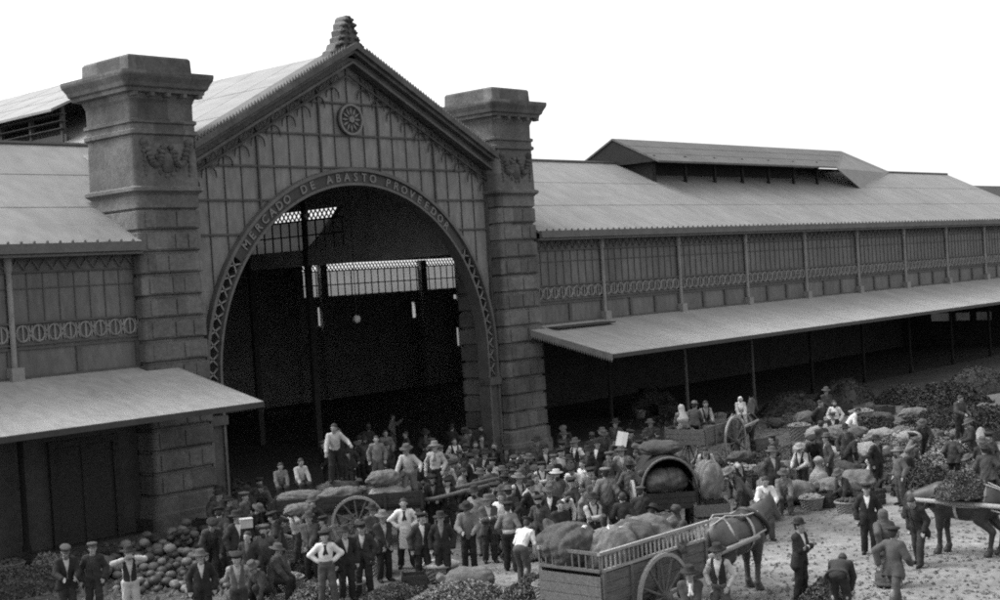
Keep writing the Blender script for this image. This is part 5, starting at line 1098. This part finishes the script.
# on and around the low cart
zA = .88
def onA(label, hx, hy, x, y, z, *a, **k): X, Y = loc(cartA, x, y); return Pn(label, 0, 0, *a, base=z, pos=(X, Y), **k)
onA('boy in a grey shirt perched at the left end of the low cart', 293, 460, -1.95, .35, zA+.42, 'sit', 10, top='none', shirt='greyc', legs='darkc', s=.86)
onA('boy in a pale shirt with bowed head perched next to the boy in grey', 310, 458, -1.4, .38, zA+.45, 'sit', 25, top='none', shirt='cream', legs='darkc', s=.90)
onA('tall bareheaded man in rolled pale sleeves standing high on the low cart', 352, 424, -.35, .35, zA+.85, 'reach', 5, top='none', shirt='cream', legs='blackc', s=1.0)
onA('man in pale trousers leaning to a sack at the right of the low cart', 410, 445, 1.75, -.1, zA+.1, 'reach', -15, top='none', shirt='cream', legs='greyc', hat='felt_hat', hatm='midc', s=1.02)
onA('man in a light shirt standing beside the man in braces, arm around him', 436, 444, 2.5, .15, zA+.1, 'stand_b', -10, top='none', shirt='cream', legs='blackc', hat='felt_hat', hatm='greyc', extra=('scarf:greyc',))
onA('youth in grey standing on the low cart behind the stacked sacks', 385, 437, .85, .45, zA+.62, 'stand', 0, top='smock', topm='greyc', legs='midc', s=.86)
Pn('dark-dressed man behind the left elbow of the tall man on the cart', 338, 428, 'stand', 0, base=.9, topm='blackc', legs='blackc', shirt='greyc')
b = MB(); X, Y = onz(425, 548, .6); b.tube([(X, Y, .0), (X+.15, Y+.1, 1.5)], .022, 6); tag(b.build('staff', 'rope', None, True, (X, Y, 0)), 'pale wooden staff leaning beside the man in the half open coat', 'staff')
# crowd: (x, y of the head, pose, facing, kind of dress, extra size, label)
D = dict(vw=dict(top='vest', topm='blackc', legs='darkc'), w=dict(top='none', legs='darkc'), ws=dict(top='none', legs='darkc', extra=('scarf',)), j=dict(topm='blackc', legs='blackc'), jm=dict(topm='midc', legs='darkc'), jg=dict(topm='darkc', shirt='greyc', legs='darkc'), g=dict(top='none', shirt='greyc', legs='darkc'), sm=dict(top='smock', topm='midc', legs='darkc'), sg=dict(top='smock', topm='greyc', legs='midc'), dk=dict(topm='blackc', shirt='midc', legs='blackc'))
CR = [
 (454, 438, 'stand', 0, 'vw', None, 'man in dark waistcoat and bright white sleeves at the foot of the right jamb'),
 (475, 441, 'pocket', 20, 'j', None, 'bareheaded man, dark coat open on white, right of the white-sleeved man by the jamb'),
 (485, 450, 'fold', -15, 'j', 'felt_hat', 'man in a hat with arms folded, white collar, below the right jamb'),
 (517, 451, 'stoop', 165, 'w', None, 'stooping man with a broad white back in front of the right pier'),
 (545, 445, 'stand_b', 30, 'j', 'bowler', 'man with a long white apron front at the right corner of the right pier'),
 (562, 442, 'stand', 0, 'j', 'peaked_cap', 'dark-coated man with a white shirt triangle, first right of the right pier'),
 (575, 439, 'pocket', -10, 'vw', 'felt_hat', 'hatted man with white lapels, second right of the right pier'),
 (597, 440, 'stand', 0, 'j', 'bowler', 'man in a black suit with a full white shirt front, set apart from the others'),
 (541, 462, 'fold', 10, 'vw', 'beret', 'man in a waistcoat with rounded white sleeves, arms folded, before the right pier'),
 (556, 470, 'stand', 0, 'jg', 'straw_hat', 'man in a pale straw hat in the middle of the crowd'),
 (582, 460, 'stand_b', 0, 'w', None, 'bareheaded man in a loose white shirt behind the seated men'),
 (518, 474, 'pocket', -20, 'vw', 'straw_hat', 'man in a small white hat with white sleeves left of the folded-arms man'),
 (549, 486, 'stand', 0, 'j', 'felt_hat', 'dark-haired man with white collar just above the cloth-draped bundle'),
 (567, 491, 'stoop', 20, 'w', None, 'stooping man in white shirt above the draped bundle'),
 (583, 488, 'stand', 10, 'g', None, 'grey-shirted man between the draped bundle and the broad grey blouse'),
 (502, 467, 'stand', 0, 'sm', 'felt_hat', 'man in a drab smock behind the man with bowed head'),
 (531, 482, 'stand', 5, 'j', 'bowler', 'man in black with a tiny white collar left of the draped bundle'),
 (494, 483, 'pocket', 0, 'sm', 'beret', 'man in drab with a beret above the grey-shirted back'),
 (480, 470, 'stand', -20, 'jg', 'felt_hat', 'hatted man in the shade left of the drab smock'),
 (463, 468, 'stand', 20, 'sm', None, 'bareheaded figure in drab behind the grey-smocked man'),
 (447, 478, 'stand', 0, 'j', 'beret', 'man in black beret behind the dark-suited man at the basket'),
 (529, 455, 'stand', 0, 'dk', 'felt_hat', 'all-dark hatted man right of the broad white back'),
 (537, 437, 'stand', 0, 'dk', 'felt_hat', 'dark man close against the right pier base'),
 (587, 447, 'stand', 15, 'dk', 'felt_hat', 'dark man half hidden left of the full white shirt front'),
 (609, 452, 'stand', -20, 'dk', 'beret', 'dark man behind the broad grey blouse'),
 (638, 441, 'stand', 0, 'dk', 'peaked_cap', 'man in a banded cap behind the hooded cart, left'),
 (655, 445, 'stand', -10, 'dk', 'straw_hat', 'man in a pale-banded flat hat behind the hooded cart'),
 (621, 447, 'arm_up', 0, 'jm', 'felt_hat', 'man holding a sheet of paper high above the crowd'),
 (668, 436, 'stoop', 30, 'w', None, 'figure in white bending at the tail of the tall cart'),
 (629, 462, 'stand', 180, 'sm', 'felt_hat', 'drab-smocked man with his back to us left of the hooded cart'),
 (640, 487, 'stand', 160, 'dk', 'beret', 'dark man at the shaded side of the hooded cart'),
 (622, 492, 'stand', 170, 'dk', None, 'bareheaded dark man with his back to us behind the railed cart'),
 (652, 506, 'stoop', 150, 'dk', 'felt_hat', 'dark stooping man behind the rails of the foreground cart'),
 (683, 520, 'hold', 170, 'sm', None, 'drab figure behind the front rails of the foreground cart'),
 (571, 478, 'stand', 0, 'dk', 'beret', 'dark man in a beret in the second row before the loose white shirt'),
 (594, 476, 'stand', 10, 'jg', None, 'bareheaded man with a grey collar left of the broad grey blouse'),
 (508, 487, 'stand', -170, 'dk', 'felt_hat', 'dark hatted back just behind the grey-shirted back'),
 (474, 487, 'stand', 0, 'sm', 'felt_hat', 'drab man looking over the shoulder of the grey-smocked man'),
 (372, 505, 'stand', 0, 'dk', 'felt_hat', 'dark man partly hidden behind the pale brimmed hat'),
 (385, 430, 'stand', 0, 'sg', None, 'grey figure deep in the arch behind the youth in grey'),
 (392, 414, 'arm_up', 20, 'sg', None, 'grey figure with a raised arm high in the shade of the arch'),
 (364, 437, 'stand', 0, 'dk', 'felt_hat', 'dark man behind the tall man on the cart, right side'),
 (323, 441, 'stand', 0, 'dk', 'beret', 'dark man behind the two perched boys'),
 (425, 430, 'stand', 0, 'dk', 'felt_hat', 'dark hatted man in the arch above the man in braces'),
 (466, 430, 'stand', 0, 'dk', 'felt_hat', 'shadowy man inside the arch beside the right jamb'),
 (258, 505, 'stoop', 30, 'dk', 'felt_hat', 'dark stooping man at the left end of the low cart'),
 (272, 512, 'reach', -30, 'jg', 'beret', 'man reaching with one pale sleeve in the clutter left of the low cart'),
 (236, 512, 'stand', 10, 'jm', 'felt_hat', 'man with a pale collar between the pier and the low cart'),
 (247, 531, 'stand', -10, 'dk', None, 'dark bareheaded man behind the man with puffed white sleeves'),
 (221, 488, 'sit', 30, 'dk', 'felt_hat', 'dark man sitting in the shade right of the left pier'),
 (259, 478, 'stand', 0, 'dk', 'beret', 'dark man in the shade left of the perched boys'),
 (277, 545, 'sit', 10, 'dk', 'felt_hat', 'dark seated man left of the hands-on-hips man'),
 (820, 400, 'stand', 0, 'sm', None, 'drab figure deep under the canopy near the tall baskets'),
 (834, 400, 'stand', 0, 'w', None, 'white-shirted figure under the canopy near the tall baskets'),
 (826, 388, 'stand', 0, 'dk', 'felt_hat', 'dark man farthest back under the canopy'),
 (799, 444, 'hold', -30, 'vw', 'straw_hat', 'small figure in white and black stooping at the left of the sack pile'),
 (876, 436, 'stand', 10, 'dk', 'felt_hat', 'tall dark man standing between sacks and leafy heaps'),
 (858, 407, 'stoop', 90, 'w', None, 'figure in pale cloth bending under the canopy'),
 (984, 446, 'stand', 180, 'dk', 'felt_hat', 'broad dark man with his back to us at the right edge'),
 (960, 395, 'stand', 0, 'sm', None, 'drab figure beside the great rounded load'),
 (783, 470, 'sit', 0, 'sg', 'felt_hat', 'seated figure in grey beyond the neck of the brown horse'),
 (690, 466, 'stand', 20, 'dk', 'beret', 'dark man under the tail of the tall cart'),
 (729, 468, 'stoop', -20, 'jm', 'straw_hat', 'stooping man in a pale hat by the row of baskets'),
 (650, 420, 'stand', 0, 'dk', 'felt_hat', 'dark man in the shade left of the tall cart'),
 (615, 420, 'stand', 0, 'dk', 'felt_hat', 'shadowy man under the left end of the right canopy'),
 (897, 448, 'stand', -60, 'sm', 'straw_hat', 'drab woman-like figure in a pale hat between the leafy heaps'),
 (417, 462, 'stand', 10, 'dk', 'felt_hat', 'dark man just below the arm of the man in braces'),
 (432, 474, 'stand', -20, 'jg', 'beret', 'man with a grey collar above the cart shafts'),
 (455, 455, 'stand', 15, 'sm', 'felt_hat', 'drab hatted man below the white-sleeved man by the jamb'),
 (494, 442, 'stand', 0, 'dk', None, 'bareheaded dark man against the inner side of the right pier'),
 (506, 446, 'stand', -10, 'dk', 'felt_hat', 'dark hatted man left of the stooping white back'),
 (470, 455, 'pocket', 10, 'j', 'beret', 'beret-wearing man with a sliver of white shirt in the second row'),
 (553, 455, 'stand', 20, 'sm', 'peaked_cap', 'drab man in a cap between the long apron and the first white triangle'),
 (569, 456, 'stand', -10, 'jm', 'felt_hat', 'man in drab coat below the hatted man with white lapels'),
 (590, 468, 'stand', 0, 'sm', 'beret', 'drab man in a beret behind the bareheaded grey-collared man'),
 (603, 431, 'stand', 0, 'dk', 'felt_hat', 'shadowy man right behind the full white shirt front'),
 (630, 430, 'stand', 15, 'dk', 'beret', 'dark man beside the raised sheet of paper'),
 (645, 432, 'stand', -15, 'jg', 'felt_hat', 'hatted man with grey collar under the right canopy edge'),
 (662, 455, 'stand', 10, 'dk', 'felt_hat', 'dark hatted man just over the top of the hooded cart'),
 (678, 447, 'stand', -25, 'jm', 'beret', 'man in drab between the hooded cart and the tall cart'),
 (228, 497, 'stand', 20, 'sm', 'felt_hat', 'drab man close to the right edge of the left pier'),
 (263, 525, 'stand', -30, 'sm', 'beret', 'drab man in a beret left of the low cart brace'),
 (212, 520, 'stoop', -30, 'dk', 'beret', 'dark man bending at the top of the melon pile'),
 (246, 487, 'stand', 0, 'dk', 'felt_hat', 'dark man in the shade beyond the clutter right of the left pier'),
 (312, 497, 'stand', 10, 'dk', 'felt_hat', 'dark man half hidden in front of the low cart side'),
 (538, 496, 'stand', 0, 'dk', 'beret', 'dark man directly above the stooping white-shirted man'),
 (560, 500, 'stand', 10, 'sm', None, 'bareheaded drab man just behind the draped bundle'),
 (772, 448, 'stand', -20, 'jm', 'felt_hat', 'man in drab standing by the rump of the dark cart horse'),
 (845, 425, 'stand', 20, 'dk', 'felt_hat', 'dark man behind the right-hand sack pile'),
 (812, 436, 'stoop', -20, 'sm', 'beret', 'drab man stooping behind the left of the sack pile'),
 (922, 420, 'stoop', 20, 'dk', 'felt_hat', 'dark man stooping among the leafy heaps'),
]
for i, (hx, hy, pose, deg, dd, hat, lb) in enumerate(CR):
    k = dict(D[dd]); k['hat'] = hat; k['hatm'] = ('cream', 'sack_l', 'sack')[i % 3] if hat == 'straw_hat' else ('blackc' if i % 3 else 'midc'); k['beard'] = (i % 4 == 1)
    if pose == 'stand': pose = ('stand', 'pocket', 'twist', 'stand_b', 'behind', 'stand', 'cross', 'hold')[(i*5) % 8]
    rr = random.Random(i)
    if k.get('topm') in ('blackc', 'midc', 'darkc') and dd not in ('j', 'vw'): k['topm'] = rr.choice(['blackc', 'brownc', 'darkc', 'slatec', 'midc', 'stripec'] if dd != 'dk' else ['blackc', 'brownc', 'darkc', 'brownc'])
    k['legs'] = rr.choice(['blackc', 'darkc', 'brownc', 'slatec', 'midc']) if dd != 'dk' else 'blackc'
    deg += rr.choice([-55, -35, -20, -10, 0, 10, 25, 40, 60]) if abs(deg) < 60 else 0
    Pn(lb, hx, hy, pose, deg+((i*37) % 21-10), s=.97+.02*((i*7) % 5), group=G1 if 430 < hx < 625 else None, **k)
fr = random.Random(77); taken = [(o.location.x, o.location.y) for o in bpy.data.objects if o.name.startswith('person')]
def filler(n, x0, x1, y0, y1, label, group, tops):
    c = 0; t = 0
    while c < n and t < 900:
        t += 1; hx = fr.uniform(x0, x1); hy = fr.uniform(y0, y1); x, y = onz(hx, hy, 1.66)
        if any(hypot(x-a, y-b_) < .55 for a, b_ in taken) or (y > 37 and (x < 28.5 or x > 41.5)): continue
        taken.append((x, y)); c += 1
        Pn(label, hx, hy, fr.choice(['stand', 'pocket', 'twist', 'stand_b', 'cross', 'fold', 'behind', 'hold', 'stoop']), fr.choice([-150, -80, -40, -15, 0, 0, 10, 30, 60, 90, 170]), topm=fr.choice(tops), shirt=fr.choice(['greyc', 'midc', 'cream', 'midc']), legs=fr.choice(['blackc', 'darkc', 'brownc']), hat=fr.choice(['felt_hat', 'beret', 'peaked_cap', None, 'bowler']), hatm=fr.choice(['blackc', 'brownc', 'midc']), s=fr.uniform(.92, 1.03), group=group)
filler(16, 345, 500, 424, 446, 'dark clothed figure standing in the shade of the archway', 'figures in the shade of the archway', ['blackc', 'brownc', 'darkc'])
filler(14, 430, 560, 446, 476, 'dark clothed man packed in the crowd before the right pier', 'men packed in the crowd before the right pier', ['blackc', 'brownc', 'darkc', 'slatec', 'midc'])
filler(10, 560, 664, 426, 458, 'dark clothed man in the crowd between the right pier and the tall cart', 'men between the right pier and the tall cart', ['blackc', 'brownc', 'darkc', 'midc'])
filler(9, 215, 330, 478, 520, 'dark clothed figure in the clutter left of the low cart', 'figures in the clutter left of the low cart', ['blackc', 'brownc', 'midc'])
filler(9, 770, 990, 400, 440, 'dark clothed figure busy among goods below the right canopy', 'figures among goods below the right canopy', ['blackc', 'brownc', 'darkc', 'midc'])
WF = [(448, 462, 'stooping bare-armed man in white shirt right of the cart shafts'), (492, 458, 'white-shirted man under the drab beret group by the jamb'), (512, 462, 'white-shirted man directly below the broad white back'), (535, 474, 'pale-shirted man squeezed between the folded-arms man and the black suit'), (571, 466, 'cream-shirted man left of the loose white shirt'), (592, 494, 'pale-shirted man at the rim of the draped bundle, right side'), (500, 492, 'pale-shirted man behind the grey-shirted back'), (560, 449, 'white-shirted man below the first dark coat right of the pier')]
for i, (hx, hy, lb) in enumerate(WF): Pn(lb, hx, hy, ['stoop', 'fold', 'twist', 'hips'][i % 4], [20, -30, 10, 40, -15][i % 5], top='vest' if i % 3 == 2 else 'none', topm='blackc', shirt=['white', 'cream'][i % 2], legs='darkc', hat=[None, 'beret', 'felt_hat'][i % 3], group=G1)
for i, (hx, hy, deg, lb, lb2) in enumerate([(447, 456, 40, 'man in white sleeves carrying a sack on his shoulder inside the crowd', 'sack on the shoulder of the white-sleeved carrier in the crowd'), (735, 452, -70, 'man carrying a dark sack past the tall cart', 'dark sack on the shoulder of the man passing the tall cart'), (912, 433, 80, 'man carrying a pale sack between the leafy heaps', 'pale sack on the shoulder of the man between the leafy heaps'), (291, 505, -60, 'man carrying a grey sack beside the low cart', 'grey sack on the shoulder of the man beside the low cart')]):
    o = Pn(lb, hx, hy, 'carry', deg, top='none' if i != 1 else 'vest', topm='blackc', legs='darkc', hat='beret', shirt=('white', 'cream', 'greyc', 'cream')[i]); J = joints('carry'); a = o.rotation_euler.z; q = J['shL']+np.array([0, .06, .05])
    thing_mesh('sack', sack_mesh(i), ('sack', 'sack_d', 'sack_l', 'sack')[i], lb2, 'sack', (o.location.x+q[0]*cos(a)-q[1]*sin(a), o.location.y+q[0]*sin(a)+q[1]*cos(a), q[2]), a+pi/2, (.72, .8, .72))
for i, (hx, hy, deg, m, lb) in enumerate([(252, 562, -40, 'midc', 'squatting man in a drab coat sorting melons behind the white-sleeved man'), (915, 443, 60, 'brownc', 'squatting dark man between the pale heaps at right'), (790, 462, 30, 'stripec', 'squatting figure in light drab beside the flat grey heap'), (838, 470, -50, 'brownc', 'squatting dark man in front of the right-hand sack pile'), (510, 520, 20, 'slatec', 'squatting man in slate grey left of the stooping white shirt'), (968, 455, -70, 'greyc', 'squatting grey figure near the peaked cloth')]):
    Pn(lb, hx, hy, 'squat', deg, top='smock' if i % 2 == 0 else 'jacket', topm=m, legs='darkc', hat=('felt_hat', 'beret', 'straw_hat')[i % 3], hatm='midc')
# in the tall cart and on its horse
for x, y, deg, kk, lb in [(-1.1, .25, 200, dict(hat='shawl', hatm='cream', top='jacket', topm='greyc', shirt='greyc', legs='midc', skirt=True), 'woman in a white headscarf sitting in the back of the tall cart'), (-.35, .2, 160, dict(top='jacket', topm='midc', legs='darkc', hat='bowler', hatm='greyc'), 'man in a round grey hat sitting in the middle of the tall cart'), (.45, .15, 20, dict(top='vest', topm='blackc', legs='darkc'), 'man in white sleeves sitting at the front of the tall cart')]:
    X, Y = loc(cartC, x, y); Pn(lb, 0, 0, 'sit', deg, base=1.12, pos=(X, Y), **kk)
X, Y = loc(cartC, 3.25, 0)
Pn('child in pale clothes and white bonnet seated above the dark cart horse', 0, 0, 'sit', 10, pos=(X, Y), base=1.22, top='smock', topm='cream', legs='cream', hat='shawl', hatm='white', s=.8)
# white parcel carried on a head, left
x, y = onz(246, 522, 1.85); b = MB(); b.prism([(-.15, -.11, 0), (.15, -.11, 0), (.14, .11, 0), (-.14, .11, 0)], (0, 0, 1), .2); b.prism([(-.16, -.12, .201), (.16, -.12, .201), (.15, .12, .201), (-.15, .12, .201)], (0, 0, 1), .02)
o = b.build('parcel', 'cream'); o.location = (x, y, 1.72); o.rotation_euler.z = face(x, y, 5); tag(o, 'pale square parcel carried above the heads right of the left pier', 'parcel')
# ================================================================== light and camera
w = bpy.data.worlds.new('World'); SC.world = w; w.use_nodes = True
nt = w.node_tree; N = nt.nodes; L = nt.links; bg = N['Background']
SUN_EL, SUN_AZ = 52, 120                       # sun direction in degrees; azimuth of the sun seen from the scene, counter-clockwise from +X
sky = N.new('ShaderNodeTexSky'); sky.sky_type = 'NISHITA'; sky.sun_disc = False; sky.sun_elevation = radians(SUN_EL); sky.sun_rotation = radians(90-SUN_AZ)
sky.air_density = 1.0; sky.dust_density = 4.0; sky.ozone_density = 1.0
bw = N.new('ShaderNodeRGBToBW'); L.new(sky.outputs[0], bw.inputs[0]); mxn = N.new('ShaderNodeMath'); mxn.operation = 'MAXIMUM'; mxn.inputs[1].default_value = 2.35; L.new(bw.outputs[0], mxn.inputs[0]); L.new(mxn.outputs[0], bg.inputs['Color']); bg.inputs['Strength'].default_value = .15
sl = bpy.data.lights.new('sun', 'SUN'); sl.energy = .6; sl.angle = radians(25); sl.color = (1, 1, 1)
so = bpy.data.objects.new('sun', sl); COL.objects.link(so)
from mathutils import Vector, Matrix
sd = Vector((cos(radians(SUN_AZ))*cos(radians(SUN_EL)), sin(radians(SUN_AZ))*cos(radians(SUN_EL)), sin(radians(SUN_EL))))
so.rotation_euler = sd.to_track_quat('Z', 'Y').to_euler(); so.location = (20, 0, 40)
cd = bpy.data.cameras.new('camera'); cd.sensor_width = 36; cd.lens = 36*F/1000; cd.clip_end = 2000; cd.clip_start = .5
co = bpy.data.objects.new('camera', cd); COL.objects.link(co)
r, d, f = M
co.matrix_world = Matrix(((r[0], -d[0], -f[0], 0), (r[1], -d[1], -f[1], 0), (r[2], -d[2], -f[2], H), (0, 0, 0, 1)))
SC.camera = co
SC.view_settings.view_transform = 'Standard'; SC.view_settings.look = 'None'; SC.view_settings.exposure = EXPO; SC.view_settings.gamma = 1; SC.view_settings.use_curve_mapping = False
SC.cycles.filter_width = 2.0; SC.cycles.max_bounces = 8; SC.cycles.diffuse_bounces = 6; SC.cycles.use_denoising = DENOISE
